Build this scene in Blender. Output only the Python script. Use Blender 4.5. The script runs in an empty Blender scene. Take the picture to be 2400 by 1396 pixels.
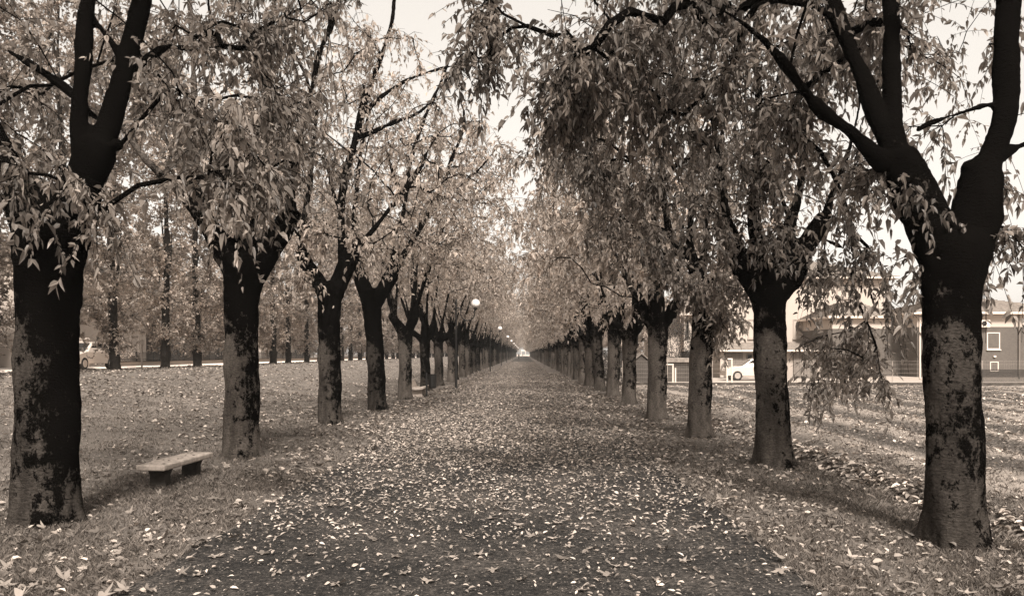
import bpy, math, random
import numpy as np
from mathutils import Vector, noise as mnoise

random.seed(7)
RNG = np.random.default_rng(11)
R = math.radians
sc = bpy.context.scene
col = sc.collection
HC = 1.85            # eye height
F = 1800.0           # focal length of the 2400 px wide photograph
VX, VY = 1228.0, 828.0

def G(px, py):
    """ground point seen at a pixel of the photograph"""
    D = HC * F / (py - VY)
    return ((px - VX) * D / F, D)
def W(px, py, D):
    return ((px - VX) * D / F, D, HC - (py - VY) * D / F)

# ------------------------------------------------------------ materials
def sep(v, w=1.0):
    """a warm grey of luminance v"""
    return (v * 1.0, v * (1 - .155 * w), v * (1 - .275 * w), 1)

def new_mat(name):
    m = bpy.data.materials.new(name); m.use_nodes = True
    nt = m.node_tree
    b = nt.nodes['Principled BSDF']
    b.inputs['Roughness'].default_value = .85
    b.inputs['Specular IOR Level'].default_value = .2
    return m, nt, b
def nd(nt, t, **kw):
    n = nt.nodes.new(t)
    for k, v in kw.items():
        if k.startswith('i_'): n.inputs[k[2:].replace('_', ' ')].default_value = v
        else: setattr(n, k, v)
    return n
def ramp(nt, stops, fac=None, interp='LINEAR'):
    n = nt.nodes.new('ShaderNodeValToRGB'); cr = n.color_ramp; cr.interpolation = interp
    while len(cr.elements) < len(stops): cr.elements.new(.5)
    for e, (p, c) in zip(cr.elements, stops):
        e.position = p; e.color = c if hasattr(c, '__len__') else sep(c)
    if fac is not None: nt.links.new(fac, n.inputs[0])
    return n
def coords(nt, scale=(1, 1, 1), kind='Object'):
    tc = nt.nodes.new('ShaderNodeTexCoord'); mp = nt.nodes.new('ShaderNodeMapping')
    mp.inputs['Scale'].default_value = scale
    nt.links.new(tc.outputs[kind], mp.inputs[0])
    return mp.outputs[0]
def tex_noise(nt, vec, scale, detail=4, rough=.55, dist=0):
    n = nd(nt, 'ShaderNodeTexNoise')
    n.inputs['Scale'].default_value = scale; n.inputs['Detail'].default_value = detail
    n.inputs['Roughness'].default_value = rough; n.inputs['Distortion'].default_value = dist
    nt.links.new(vec, n.inputs['Vector'])
    return n.outputs[0]
def mixc(nt, fac, a, b, mode='MIX'):
    n = nt.nodes.new('ShaderNodeMix'); n.data_type = 'RGBA'; n.blend_type = mode
    for s, v in ((0, fac), (6, a), (7, b)):
        if isinstance(v, (int, float)) : n.inputs[s].default_value = v
        elif isinstance(v, tuple): n.inputs[s].default_value = v
        else: nt.links.new(v, n.inputs[s])
    return n.outputs[2]
def math_(nt, op, a, b=None, clamp=False):
    n = nt.nodes.new('ShaderNodeMath'); n.operation = op; n.use_clamp = clamp
    for i, v in enumerate((a, b)):
        if v is None: continue
        if isinstance(v, (int, float)): n.inputs[i].default_value = v
        else: nt.links.new(v, n.inputs[i])
    return n.outputs[0]
def bump(nt, b, h, strength, dist):
    n = nt.nodes.new('ShaderNodeBump'); n.inputs['Strength'].default_value = strength
    n.inputs['Distance'].default_value = dist
    nt.links.new(h, n.inputs['Height']); nt.links.new(n.outputs[0], b.inputs['Normal'])

def plain(name, v, rough=.8, var=.25, scale=3, spec=.2, metal=0, bmp=0):
    m, nt, b = new_mat(name)
    n = tex_noise(nt, coords(nt), scale, 6, .65)
    r = ramp(nt, [(.3, v * (1 - var)), (.7, v * (1 + var * .6))], n)
    nt.links.new(r.outputs[0], b.inputs['Base Color'])
    b.inputs['Roughness'].default_value = rough; b.inputs['Metallic'].default_value = metal
    b.inputs['Specular IOR Level'].default_value = spec
    if bmp: bump(nt, b, tex_noise(nt, coords(nt), scale * 12, 5), .5, bmp)
    return m

def bark(name, moss, base=.15, top=-.26):
    """pale plated bark with near-black moss, denser high up on the pollard head"""
    m, nt, b = new_mat(name)
    co = coords(nt)
    sx = coords(nt, (1, 1, .45))
    fine = tex_noise(nt, coords(nt, (1, 1, 1.8)), 26, 6, .7)
    patch = tex_noise(nt, coords(nt, (1, 1, .35)), 3.2, 7, .7, .4)
    tone = math_(nt, 'ADD', math_(nt, 'MULTIPLY', fine, .5), math_(nt, 'MULTIPLY', patch, .5))
    colr = ramp(nt, [(.36, base * .35), (.5, base * .95), (.62, base * 1.7)], tone)
    big = tex_noise(nt, sx, 1.7, 9, .72, .35)
    spots = tex_noise(nt, coords(nt, (1, 1, .8)), 7.5, 6, .7, .2)
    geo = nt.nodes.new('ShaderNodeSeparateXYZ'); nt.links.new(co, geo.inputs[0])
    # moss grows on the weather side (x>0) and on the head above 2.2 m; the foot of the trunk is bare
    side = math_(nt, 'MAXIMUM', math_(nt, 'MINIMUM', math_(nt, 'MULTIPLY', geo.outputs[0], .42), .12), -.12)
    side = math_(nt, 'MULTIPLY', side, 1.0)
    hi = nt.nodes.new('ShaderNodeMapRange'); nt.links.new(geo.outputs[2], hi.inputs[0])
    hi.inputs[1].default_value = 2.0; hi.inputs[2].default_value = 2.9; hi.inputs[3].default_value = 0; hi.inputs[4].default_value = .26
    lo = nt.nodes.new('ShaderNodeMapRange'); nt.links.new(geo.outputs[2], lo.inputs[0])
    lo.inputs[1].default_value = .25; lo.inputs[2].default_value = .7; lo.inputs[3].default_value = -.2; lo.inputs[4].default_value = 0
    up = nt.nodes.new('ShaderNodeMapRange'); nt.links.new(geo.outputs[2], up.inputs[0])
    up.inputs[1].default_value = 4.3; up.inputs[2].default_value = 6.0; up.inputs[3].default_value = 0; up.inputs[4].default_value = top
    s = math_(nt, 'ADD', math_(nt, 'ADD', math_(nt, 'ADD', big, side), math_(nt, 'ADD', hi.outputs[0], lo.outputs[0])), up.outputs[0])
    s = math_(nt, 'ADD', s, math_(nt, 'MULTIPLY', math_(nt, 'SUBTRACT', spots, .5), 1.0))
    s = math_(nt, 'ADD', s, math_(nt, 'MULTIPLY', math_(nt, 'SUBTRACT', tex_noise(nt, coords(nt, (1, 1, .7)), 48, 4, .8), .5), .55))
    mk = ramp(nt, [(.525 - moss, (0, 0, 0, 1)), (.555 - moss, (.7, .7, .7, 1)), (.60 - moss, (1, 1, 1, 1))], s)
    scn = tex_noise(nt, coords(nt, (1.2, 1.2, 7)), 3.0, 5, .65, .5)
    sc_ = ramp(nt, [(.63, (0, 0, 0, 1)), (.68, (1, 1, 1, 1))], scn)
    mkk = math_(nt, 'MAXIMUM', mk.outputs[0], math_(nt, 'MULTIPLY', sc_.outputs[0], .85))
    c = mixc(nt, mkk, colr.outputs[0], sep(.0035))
    nt.links.new(c, b.inputs['Base Color'])
    wr = tex_noise(nt, coords(nt, (.5, .5, 6)), 9, 5, .6, .6)
    h = math_(nt, 'ADD', math_(nt, 'ADD', fine, math_(nt, 'MULTIPLY', wr, .3)), math_(nt, 'MULTIPLY', mk.outputs[0], .6))
    bump(nt, b, h, 1.0, .03)
    b.inputs['Roughness'].default_value = .95; b.inputs['Specular IOR Level'].default_value = .0
    return m

def leaf_mat(name, lo, hi, trans=.4, gloss=.35):
    m, nt, b = new_mat(name)
    a = nd(nt, 'ShaderNodeAttribute', attribute_name='lv')
    oi = nt.nodes.new('ShaderNodeObjectInfo')
    f = math_(nt, 'ADD', math_(nt, 'MULTIPLY', a.outputs['Fac'], .85), math_(nt, 'MULTIPLY', oi.outputs['Random'], .15))
    r = ramp(nt, [(0, lo), (.6, (lo + hi) * .45), (1, hi)], f)
    nt.links.new(r.outputs[0], b.inputs['Base Color'])
    b.inputs['Roughness'].default_value = .5; b.inputs['Specular IOR Level'].default_value = gloss
    t = nt.nodes.new('ShaderNodeBsdfTranslucent'); nt.links.new(r.outputs[0], t.inputs[0])
    mx = nt.nodes.new('ShaderNodeMixShader'); mx.inputs[0].default_value = trans
    nt.links.new(b.outputs[0], mx.inputs[1]); nt.links.new(t.outputs[0], mx.inputs[2])
    nt.links.new(mx.outputs[0], nt.nodes['Material Output'].inputs[0])
    return m

def ground_mat(name, dark, mid, light, leafy, cut=40):
    m, nt, b = new_mat(name)
    co = coords(nt)
    n1 = tex_noise(nt, co, .55, 6, .65)
    n2 = tex_noise(nt, co, 9, 6, .75)
    n3 = tex_noise(nt, co, 60, 4, .7)
    base = ramp(nt, [(.3, dark), (.5, mid), (.72, light)], math_(nt, 'ADD', math_(nt, 'MULTIPLY', n1, .35), math_(nt, 'ADD', math_(nt, 'MULTIPLY', n2, .4), math_(nt, 'MULTIPLY', n3, .25))))
    gx = nt.nodes.new('ShaderNodeSeparateXYZ'); nt.links.new(co, gx.inputs[0])
    dead = nt.nodes.new('ShaderNodeMapRange'); nt.links.new(gx.outputs[0], dead.inputs[0])
    dead.inputs[1].default_value = 5.0; dead.inputs[2].default_value = 6.5; dead.inputs[3].default_value = 0; dead.inputs[4].default_value = .75
    straw = ramp(nt, [(.3, dark * 1.8), (.5, mid * 2.4), (.7, light * 2.2)], math_(nt, 'ADD', math_(nt, 'MULTIPLY', n2, .5), math_(nt, 'MULTIPLY', n3, .5)))
    basec = mixc(nt, dead.outputs[0], base.outputs[0], straw.outputs[0])
    # bare earth lines where the field was raked, parallel to the path
    wv = nd(nt, 'ShaderNodeTexWave', wave_type='BANDS', bands_direction='X'); wv.inputs['Scale'].default_value = .17
    wv.inputs['Distortion'].default_value = 2.2; wv.inputs['Detail'].default_value = 4; wv.inputs['Detail Scale'].default_value = 1.6
    nt.links.new(coords(nt, (1, .25, 1)), wv.inputs[0])
    er = ramp(nt, [(.08, (1, 1, 1, 1)), (.3, (0, 0, 0, 1))], wv.outputs[1])
    ef = math_(nt, 'MULTIPLY', math_(nt, 'MULTIPLY', er.outputs[0], dead.outputs[0]), math_(nt, 'GREATER_THAN', n2, .42))
    basec = mixc(nt, math_(nt, 'MULTIPLY', ef, 1.1, True), basec, sep(.028))
    # small pale litter fragments
    vo = nd(nt, 'ShaderNodeTexVoronoi'); vo.inputs['Scale'].default_value = 16
    nt.links.new(co, vo.inputs['Vector'])
    sp = ramp(nt, [(.10, (1, 1, 1, 1)), (.2, (0, 0, 0, 1))], vo.outputs['Distance'])
    sel = nt.nodes.new('ShaderNodeSeparateColor'); nt.links.new(vo.outputs['Color'], sel.inputs[0])
    pick = math_(nt, 'LESS_THAN', sel.outputs[0], leafy)
    fac = math_(nt, 'MULTIPLY', sp.outputs[0], pick)
    c = mixc(nt, fac, basec, sep(light * 2.4))
    nt.links.new(c, b.inputs['Base Color'])
    bump(nt, b, math_(nt, 'ADD', n2, n3), .9, .03)
    b.inputs['Roughness'].default_value = .95
    return m

def asphalt():
    m, nt, b = new_mat('asphalt')
    co = coords(nt)
    n1 = tex_noise(nt, co, .7, 5, .6)
    n2 = tex_noise(nt, co, 22, 5, .9)
    vo = nd(nt, 'ShaderNodeTexVoronoi'); vo.inputs['Scale'].default_value = 34
    nt.links.new(co, vo.inputs['Vector'])
    f = math_(nt, 'ADD', math_(nt, 'MULTIPLY', n1, .3), math_(nt, 'MULTIPLY', n2, .7))
    base = ramp(nt, [(.41, .002), (.5, .016), (.59, .075)], f)
    chips = ramp(nt, [(.12, (1, 1, 1, 1)), (.3, (0, 0, 0, 1))], vo.outputs['Distance'])
    sel = nt.nodes.new('ShaderNodeSeparateColor'); nt.links.new(vo.outputs['Color'], sel.inputs[0])
    pk = math_(nt, 'MULTIPLY', chips.outputs[0], math_(nt, 'LESS_THAN', sel.outputs[0], .2))
    c = mixc(nt, pk, base.outputs[0], sep(.26))
    nt.links.new(c, b.inputs['Base Color'])
    bump(nt, b, math_(nt, 'ADD', n2, math_(nt, 'MULTIPLY', vo.outputs['Distance'], -1)), .9, .008)
    b.inputs['Roughness'].default_value = .7; b.inputs['Specular IOR Level'].default_value = .3
    return m

def stripes(name, v, scale, axis='X', depth=.01, kind='BANDS', lo=.6):
    m, nt, b = new_mat(name)
    w = nd(nt, 'ShaderNodeTexWave', wave_type='BANDS', bands_direction=axis, wave_profile='SAW')
    w.inputs['Scale'].default_value = scale; w.inputs['Distortion'].default_value = .15
    nt.links.new(coords(nt), w.inputs[0])
    n = tex_noise(nt, coords(nt), 2.5, 6, .7)
    r = ramp(nt, [(0, v * lo), (.25, v), (1, v * 1.05)], w.outputs[1])
    c = mixc(nt, .5, r.outputs[0], ramp(nt, [(.3, v * .7), (.7, v * 1.25)], n).outputs[0])
    nt.links.new(c, b.inputs['Base Color']); bump(nt, b, w.outputs[1], .8, depth)
    return m
def brick(name, v):
    m, nt, b = new_mat(name)
    t = nt.nodes.new('ShaderNodeTexBrick')
    t.inputs['Color1'].default_value = sep(v); t.inputs['Color2'].default_value = sep(v * .75); t.inputs['Mortar'].default_value = sep(v * 1.5)
    t.inputs['Scale'].default_value = 4.0; t.inputs['Mortar Size'].default_value = .012
    tc = nt.nodes.new('ShaderNodeTexCoord'); mp = nt.nodes.new('ShaderNodeMapping')
    mp.inputs['Rotation'].default_value = (R(-90), 0, 0)
    sx_ = nt.nodes.new('ShaderNodeSeparateXYZ'); nt.links.new(tc.outputs['Object'], sx_.inputs[0])
    cx_ = nt.nodes.new('ShaderNodeCombineXYZ'); nt.links.new(math_(nt, 'ADD', sx_.outputs[0], sx_.outputs[1]), cx_.inputs[0]); nt.links.new(sx_.outputs[2], cx_.inputs[1])
    nt.links.new(cx_.outputs[0], t.inputs[0])
    n = tex_noise(nt, coords(nt), .8, 6, .7)
    c = mixc(nt, .35, t.outputs[0], ramp(nt, [(.3, v * .6), (.7, v * 1.3)], n).outputs[0])
    nt.links.new(c, b.inputs['Base Color'])
    return m

M = {}
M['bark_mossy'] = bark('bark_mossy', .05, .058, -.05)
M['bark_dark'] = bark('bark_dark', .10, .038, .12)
M['bark_pale'] = bark('bark_pale', -.03, .085)
M['bark_mid'] = bark('bark_mid', .012, .085)
M['bark_plain'] = plain('bark_plain', .035, .95, .6, 6, .1, bmp=.01)
M['leaf'] = leaf_mat('leaf_crown', .07, .6, .5)
M['leaf_brightened'] = leaf_mat('leaf_crown_brightened', .20, .92, .5)  # further crowns: distance brightness put into the leaf colour in place of thicker haze
M['leaf_dark'] = leaf_mat('leaf_crown_dark', .06, .48, .5)
M['leaf_poplar'] = leaf_mat('leaf_poplar', .16, .92, .5)
M['leaf_hedge'] = leaf_mat('leaf_hedge', .015, .09, .2)
M['leaf_fallen'] = leaf_mat('leaf_fallen', .08, .68, .12, .15)
M['leaf_big'] = leaf_mat('leaf_big', .10, .45, .12, .15)
M['grass'] = leaf_mat('grass_blades', .04, .26, .3, .1)
M['lawn'] = ground_mat('lawn', .05, .13, .27, .5)
M['asphalt'] = asphalt()
M['road'] = plain('road_concrete', .75, .9, .12, .8)
M['concrete'] = plain('concrete', .32, .9, .4, 14, .1, bmp=.004)
M['concrete_dark'] = plain('concrete_dark', .035, .95, .5, 8, .1, bmp=.004)
M['concrete_wall'] = plain('concrete_wall', .07, .95, .6, 3, .1, bmp=.01)
M['white'] = plain('white_paint', .6, .6, .08, 4)
M['plaster'] = plain('white_plaster', .40, .9, .06, .5)
M['plaster_cream'] = plain('cream_plaster', .33, .9, .1, .6)
M['plaster_grey'] = plain('grey_plaster', .16, .9, .15, .6)
M['metal_dark'] = plain('dark_metal', .010, .5, .3, 8, .4)
M['metal_grey'] = plain('grey_metal', .3, .5, .2, 8, .4)
M['metal_rust'] = plain('brown_metal', .05, .6, .4, 8, .3)
M['brick'] = brick('brick', .10)
M['door_ribs'] = stripes('ribbed_door', .16, 1.1, 'X', .02, lo=.45)
M['planks'] = stripes('plank_boards', .06, 1.4, 'Z', .02, lo=.3)
M['tiles'] = plain('roof_tiles', .22, .9, .5, 5, .1, bmp=.02)
M['tiles_dark'] = plain('roof_tiles_dark', .10, .9, .5, 5, .1, bmp=.02)
M['net'] = plain('shade_net', .03, .9, .4, 6)
M['cloth_dark'] = plain('dark_cloth', .012, .9, .3, 6)
M['skin'] = plain('skin', .4, .6, .1, 6)
M['paint_car'] = plain('car_paint', .5, .25, .05, 2, .6)
M['rubber'] = plain('rubber', .015, .8, .2, 9)
m, nt, b = new_mat('window_glass'); b.inputs['Base Color'].default_value = sep(.012); b.inputs['Roughness'].default_value = .12; b.inputs['Specular IOR Level'].default_value = .25
M['glass'] = m
m, nt, b = new_mat('globe_opal'); b.inputs['Base Color'].default_value = sep(.85, .5); b.inputs['Roughness'].default_value = .3
b.inputs['Subsurface Weight'].default_value = .0
M['globe'] = m

# ------------------------------------------------------------ object helpers
def tag(o, label=None, cat=None, group=None, kind=None):
    if label: o['label'] = label
    if cat: o['category'] = cat
    if group: o['group'] = group
    if kind: o['kind'] = kind
    return o
def empty(name, loc, label, cat, group=None, rz=0):
    o = bpy.data.objects.new(name, None); o.empty_display_size = .3
    col.objects.link(o); o.location = loc; o.rotation_euler.z = rz
    return tag(o, label, cat, group)

def np_mesh(name, V, faces_idx, fsize, mat, lv=None, smooth=False):
    """faces_idx flat int array, fsize an int or an array of sizes"""
    me = bpy.data.meshes.new(name)
    V = np.asarray(V, dtype=np.float32); fi = np.asarray(faces_idx, dtype=np.int32).ravel()
    if isinstance(fsize, int): nf = len(fi) // fsize; starts = np.arange(nf, dtype=np.int32) * fsize
    else:
        fs = np.asarray(fsize, dtype=np.int32); nf = len(fs); starts = np.concatenate([[0], np.cumsum(fs)[:-1]]).astype(np.int32)
    me.vertices.add(len(V)); me.vertices.foreach_set('co', V.ravel())
    me.loops.add(len(fi)); me.loops.foreach_set('vertex_index', fi)
    me.polygons.add(nf); me.polygons.foreach_set('loop_start', starts)
    if lv is not None:
        at = me.attributes.new('lv', 'FLOAT', 'FACE'); at.data.foreach_set('value', np.asarray(lv, dtype=np.float32))
    me.update(calc_edges=True)
    me.polygons.foreach_set('use_smooth', np.full(nf, smooth, dtype=bool))
    me.materials.append(mat)
    return me
def link(name, me, parent=None, loc=(0, 0, 0)):
    o = bpy.data.objects.new(name, me); col.objects.link(o)
    o.parent = parent; o.location = loc
    return o

class MB:
    """collects simple shapes into one mesh"""
    def __init__(s): s.v = []; s.f = []
    def add(s, v, f):
        n = len(s.v); s.v += [tuple(p) for p in v]; s.f += [tuple(i + n for i in q) for q in f]; return s
    def box(s, x0, x1, y0, y1, z0, z1):
        return s.add([(x0, y0, z0), (x1, y0, z0), (x1, y1, z0), (x0, y1, z0), (x0, y0, z1), (x1, y0, z1), (x1, y1, z1), (x0, y1, z1)],
                     [(3, 2, 1, 0), (4, 5, 6, 7), (0, 1, 5, 4), (1, 2, 6, 5), (2, 3, 7, 6), (3, 0, 4, 7)])
    def tube(s, pts, rad, n=8, cap=True):
        pts = [Vector(p) for p in pts]
        if not hasattr(rad, '__len__'): rad = [rad] * len(pts)
        vs = []; up = None
        for i, p in enumerate(pts):
            d = (pts[min(i + 1, len(pts) - 1)] - pts[max(i - 1, 0)]).normalized()
            if up is None: up = Vector((0, 0, 1)) if abs(d.z) < .9 else Vector((1, 0, 0))
            a = d.cross(up).normalized(); up = a.cross(d).normalized()
            for k in range(n):
                t = 2 * math.pi * k / n
                vs.append(p + (a * math.cos(t) + up * math.sin(t)) * rad[i])
        fs = [(i * n + k, i * n + (k + 1) % n, (i + 1) * n + (k + 1) % n, (i + 1) * n + k) for i in range(len(pts) - 1) for k in range(n)]
        if cap: fs += [tuple(range(n))[::-1], tuple((len(pts) - 1) * n + k for k in range(n))]
        return s.add(vs, fs)
    def lathe(s, prof, c=(0, 0, 0), n=20):
        vs = [(c[0] + r * math.cos(2 * math.pi * k / n), c[1] + r * math.sin(2 * math.pi * k / n), c[2] + z) for r, z in prof for k in range(n)]
        fs = [(i * n + k, i * n + (k + 1) % n, (i + 1) * n + (k + 1) % n, (i + 1) * n + k) for i in range(len(prof) - 1) for k in range(n)]
        fs += [tuple(range(n))[::-1], tuple((len(prof) - 1) * n + k for k in range(n))]
        return s.add(vs, fs)
    def prism(s, poly, axis, a, b):
        """poly in the other two coordinates extruded along axis from a to b"""
        def P(u, v, t): return {'x': (t, u, v), 'y': (u, t, v), 'z': (u, v, t)}[axis]
        n = len(poly)
        vs = [P(u, v, a) for u, v in poly] + [P(u, v, b) for u, v in poly]
        return s.add(vs, [tuple(range(n))[::-1], tuple(range(n, 2 * n))] + [(i, (i + 1) % n, n + (i + 1) % n, n + i) for i in range(n)])
    def build(s, name, mat, parent=None, loc=(0, 0, 0), bevel=0, smooth=False, seg=2):
        me = bpy.data.meshes.new(name); me.from_pydata(s.v, [], s.f); me.validate(); me.update()
        import bmesh
        bm = bmesh.new(); bm.from_mesh(me); bmesh.ops.recalc_face_normals(bm, faces=bm.faces); bm.to_mesh(me); bm.free()
        me.materials.append(mat)
        if smooth: me.polygons.foreach_set('use_smooth', [True] * len(me.polygons))
        o = link(name, me, parent, loc)
        if bevel:
            md = o.modifiers.new('bevel', 'BEVEL'); md.width = bevel; md.segments = seg; md.limit_method = 'ANGLE'
        return o

# ------------------------------------------------------------ terrain
PX0, PX1 = -3.08, 2.27      # path edges
def sm(t): t = np.clip(t, 0, 1); return t * t * (3 - 2 * t)
def gz(x, y):
    x = np.asarray(x, dtype=float); y = np.asarray(y, dtype=float)
    z = 1.08 * sm((-x - 6.0) / 10.5)                                   # the lawn rises to the road
    z = z - .10 * sm((-x - 19.7) / .8)                                # road bed
    ditch = np.exp(-((x - 5.15 - .12 * np.sin(y * .4)) / .30) ** 2) * .30 * sm((x - 3) / 1.5) * sm((44 - y) / 6)
    fur = .10 * np.sin(x * 3.4 + .6 * np.sin(y * .23)) * sm((x - 5.3) / 1.2) * sm((43 - y) / 5)
    z = z - ditch + fur + .10 * sm((x - 5.3) / 1.2) * sm((43 - y) / 5)
    off = np.maximum(np.abs(x - (PX0 + PX1) / 2) - 2.9, 0)
    bumpy = .035 * np.sin(x * 2.1 + 1.3 * np.sin(y * .9)) * np.sin(y * 1.7 + np.sin(x * 1.1)) + .02 * np.sin(x * 5.3 + y * 1.1) * np.sin(y * 4.1 - x)
    z = z + bumpy * np.clip(off, 0, 1) * sm((70 - y) / 20)
    return z
def gz1(x, y): return float(gz(x, y))

def grid_mesh(name, xs, ys, zf, mat):
    X, Y = np.meshgrid(xs, ys)
    V = np.stack([X, Y, zf(X, Y)], -1).reshape(-1, 3)
    nx, ny = len(xs), len(ys)
    i = (np.arange(ny - 1)[:, None] * nx + np.arange(nx - 1)[None, :]).ravel()
    return np_mesh(name, V, np.stack([i, i + 1, i + nx + 1, i + nx], -1), 4, mat, smooth=True)
xs = np.concatenate([[-900, -400, -200, -100, -60, -40], np.arange(-30, -20.5, 1), np.arange(-20.5, -19, .2), np.arange(-19, -9, .5), np.arange(-9, 11, .12), np.arange(11, 32, .35), [40, 60, 100, 200, 400, 900]])
ys = np.concatenate([[-200, -60, -20, -6, 0], np.arange(2, 22, .14), np.arange(22, 50, .4), np.arange(50, 110, 3), [130, 200, 400, 700, 1500]])
def lawn_z(X, Y):
    z = gz(X, Y)
    inside = (X > PX0 + .12) & (X < PX1 - .12)
    return np.where(inside, z - .03, z + .012)
tag(link('ground', grid_mesh('ground', xs, ys, lawn_z, M['lawn'])), kind='structure')
# the path: one strip with slightly ragged edges
ysp = np.concatenate([np.arange(-8, 30, .12), np.arange(30, 90, 1), np.arange(90, 590, 12)])
V = []
for y in ysp:
    e = .09 * (mnoise.noise(Vector((0, y * 1.3, 3))) + .6 * mnoise.noise(Vector((0, y * 4.7, 9)))) if y < 90 else 0
    e2 = .09 * (mnoise.noise(Vector((5, y * 1.3, 3))) + .6 * mnoise.noise(Vector((5, y * 4.7, 9)))) if y < 90 else 0
    for t in (PX0 - .02 + e, -1.8, -.4, 1.0, PX1 + .02 + e2): V.append((t, y, .018))
i = (np.arange(len(ysp) - 1)[:, None] * 5 + np.arange(4)[None, :]).ravel()
tag(link('path', np_mesh('path', V, np.stack([i, i + 1, i + 6, i + 5], -1), 4, M['asphalt'])), kind='structure')
# crossing paths far off, the side road on the left, the yard behind the fence on the right
mb = MB().box(-17, 20, 197, 200.5, -.4, .026)
tag(mb.build('crossing_path', M['plaster_cream']), kind='structure')
mb = MB().box(-26.6, -20.3, 20, 330, .3, 1.0)
tag(mb.build('road', M['road']), kind='structure')
mb = MB().box(8, 70, 44.45, 56, -.3, .05)
tag(mb.build('yard_paving', M['plaster_cream']), kind='structure')

# ------------------------------------------------------------ foliage
def leaves_np(P, U, L, Wd, rng, nrm=None, droop=.25, two=True):
    """P base points, U unit directions, L lengths, Wd widths -> verts, faces(quads), lv"""
    n = len(P)
    up = rng.normal(size=(n, 3)) * .75 + np.array([0, -.35, .75]) if nrm is None else nrm
    S = np.cross(U, up); S /= np.linalg.norm(S, axis=1)[:, None] + 1e-9
    N = np.cross(S, U)
    l = L[:, None]; w = Wd[:, None]
    g = np.array([0, 0, -1.0])
    droop = droop * rng.uniform(-.3, 2.4, (n, 1))
    b = P
    q1 = P + U * l * .28; q2 = P + U * l * .66 + g * l * droop * .25; tip = P + U * l + g * l * droop
    f = N * w * rng.uniform(.05, .5, (n, 1))
    a1 = q1 + S * w * .5 + f; a2 = q2 + S * w * .38 + f
    c1 = q1 - S * w * .5 + f; c2 = q2 - S * w * .38 + f
    V = np.stack([b, a1, a2, tip, c2, c1], 1).reshape(-1, 3)
    k = np.arange(n)[:, None] * 6
    Fq = np.concatenate([k + np.array([0, 1, 2, 3]), k + np.array([0, 3, 4, 5])], 1).reshape(-1)
    return V, Fq
def unit(a): return a / (np.linalg.norm(a, axis=-1, keepdims=True) + 1e-9)

def tubes_np(chains, sides_fn):
    """chains: list of (pts Nx3, radii N) -> verts, quad faces"""
    Vs = []; Fs = []; off = 0
    for P, rr in chains:
        P = np.asarray(P, dtype=float); n = len(P)
        if n < 2: continue
        sd = sides_fn(float(rr[0]))
        T = np.empty_like(P); T[1:-1] = P[2:] - P[:-2]; T[0] = P[1] - P[0]; T[-1] = P[-1] - P[-2]
        T = unit(T)
        ref = np.array([.31, .92, .22]) if abs(T[0][1]) < .8 else np.array([1., .1, .1])
        A = unit(np.cross(T, ref)); B = np.cross(T, A)
        th = np.arange(sd) * 2 * math.pi / sd
        ring = A[:, None, :] * np.cos(th)[None, :, None] + B[:, None, :] * np.sin(th)[None, :, None]
        V = P[:, None, :] + ring * np.asarray(rr)[:, None, None]
        Vs.append(V.reshape(-1, 3))
        k = (np.arange(n - 1)[:, None] * sd + np.arange(sd)[None, :])
        k2 = (np.arange(n - 1)[:, None] * sd + (np.arange(sd)[None, :] + 1) % sd)
        Fs.append((np.stack([k, k2, k2 + sd, k + sd], -1) + off).reshape(-1))
        off += n * sd
    return np.concatenate(Vs), np.concatenate(Fs)

def resample(pts, step):
    """pts list of (x,y,z,r) -> dense smooth Catmull-Rom polyline"""
    p = np.array(pts, dtype=float); out = []
    q = np.vstack([2 * p[0] - p[1], p, 2 * p[-1] - p[-2]])
    for i in range(1, len(q) - 2):
        d = np.linalg.norm(q[i + 1][:3] - q[i][:3]); n = max(2, int(d / step))
        for t in np.arange(n) / n:
            out.append(.5 * ((2 * q[i]) + (-q[i - 1] + q[i + 1]) * t + (2 * q[i - 1] - 5 * q[i] + 4 * q[i + 1] - q[i + 2]) * t ** 2 + (-q[i - 1] + 3 * q[i] - 3 * q[i + 1] + q[i + 2]) * t ** 3))
    out.append(p[-1])
    out = np.array(out); out[:, 3] = np.maximum(out[:, 3], .004)
    return out

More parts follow.
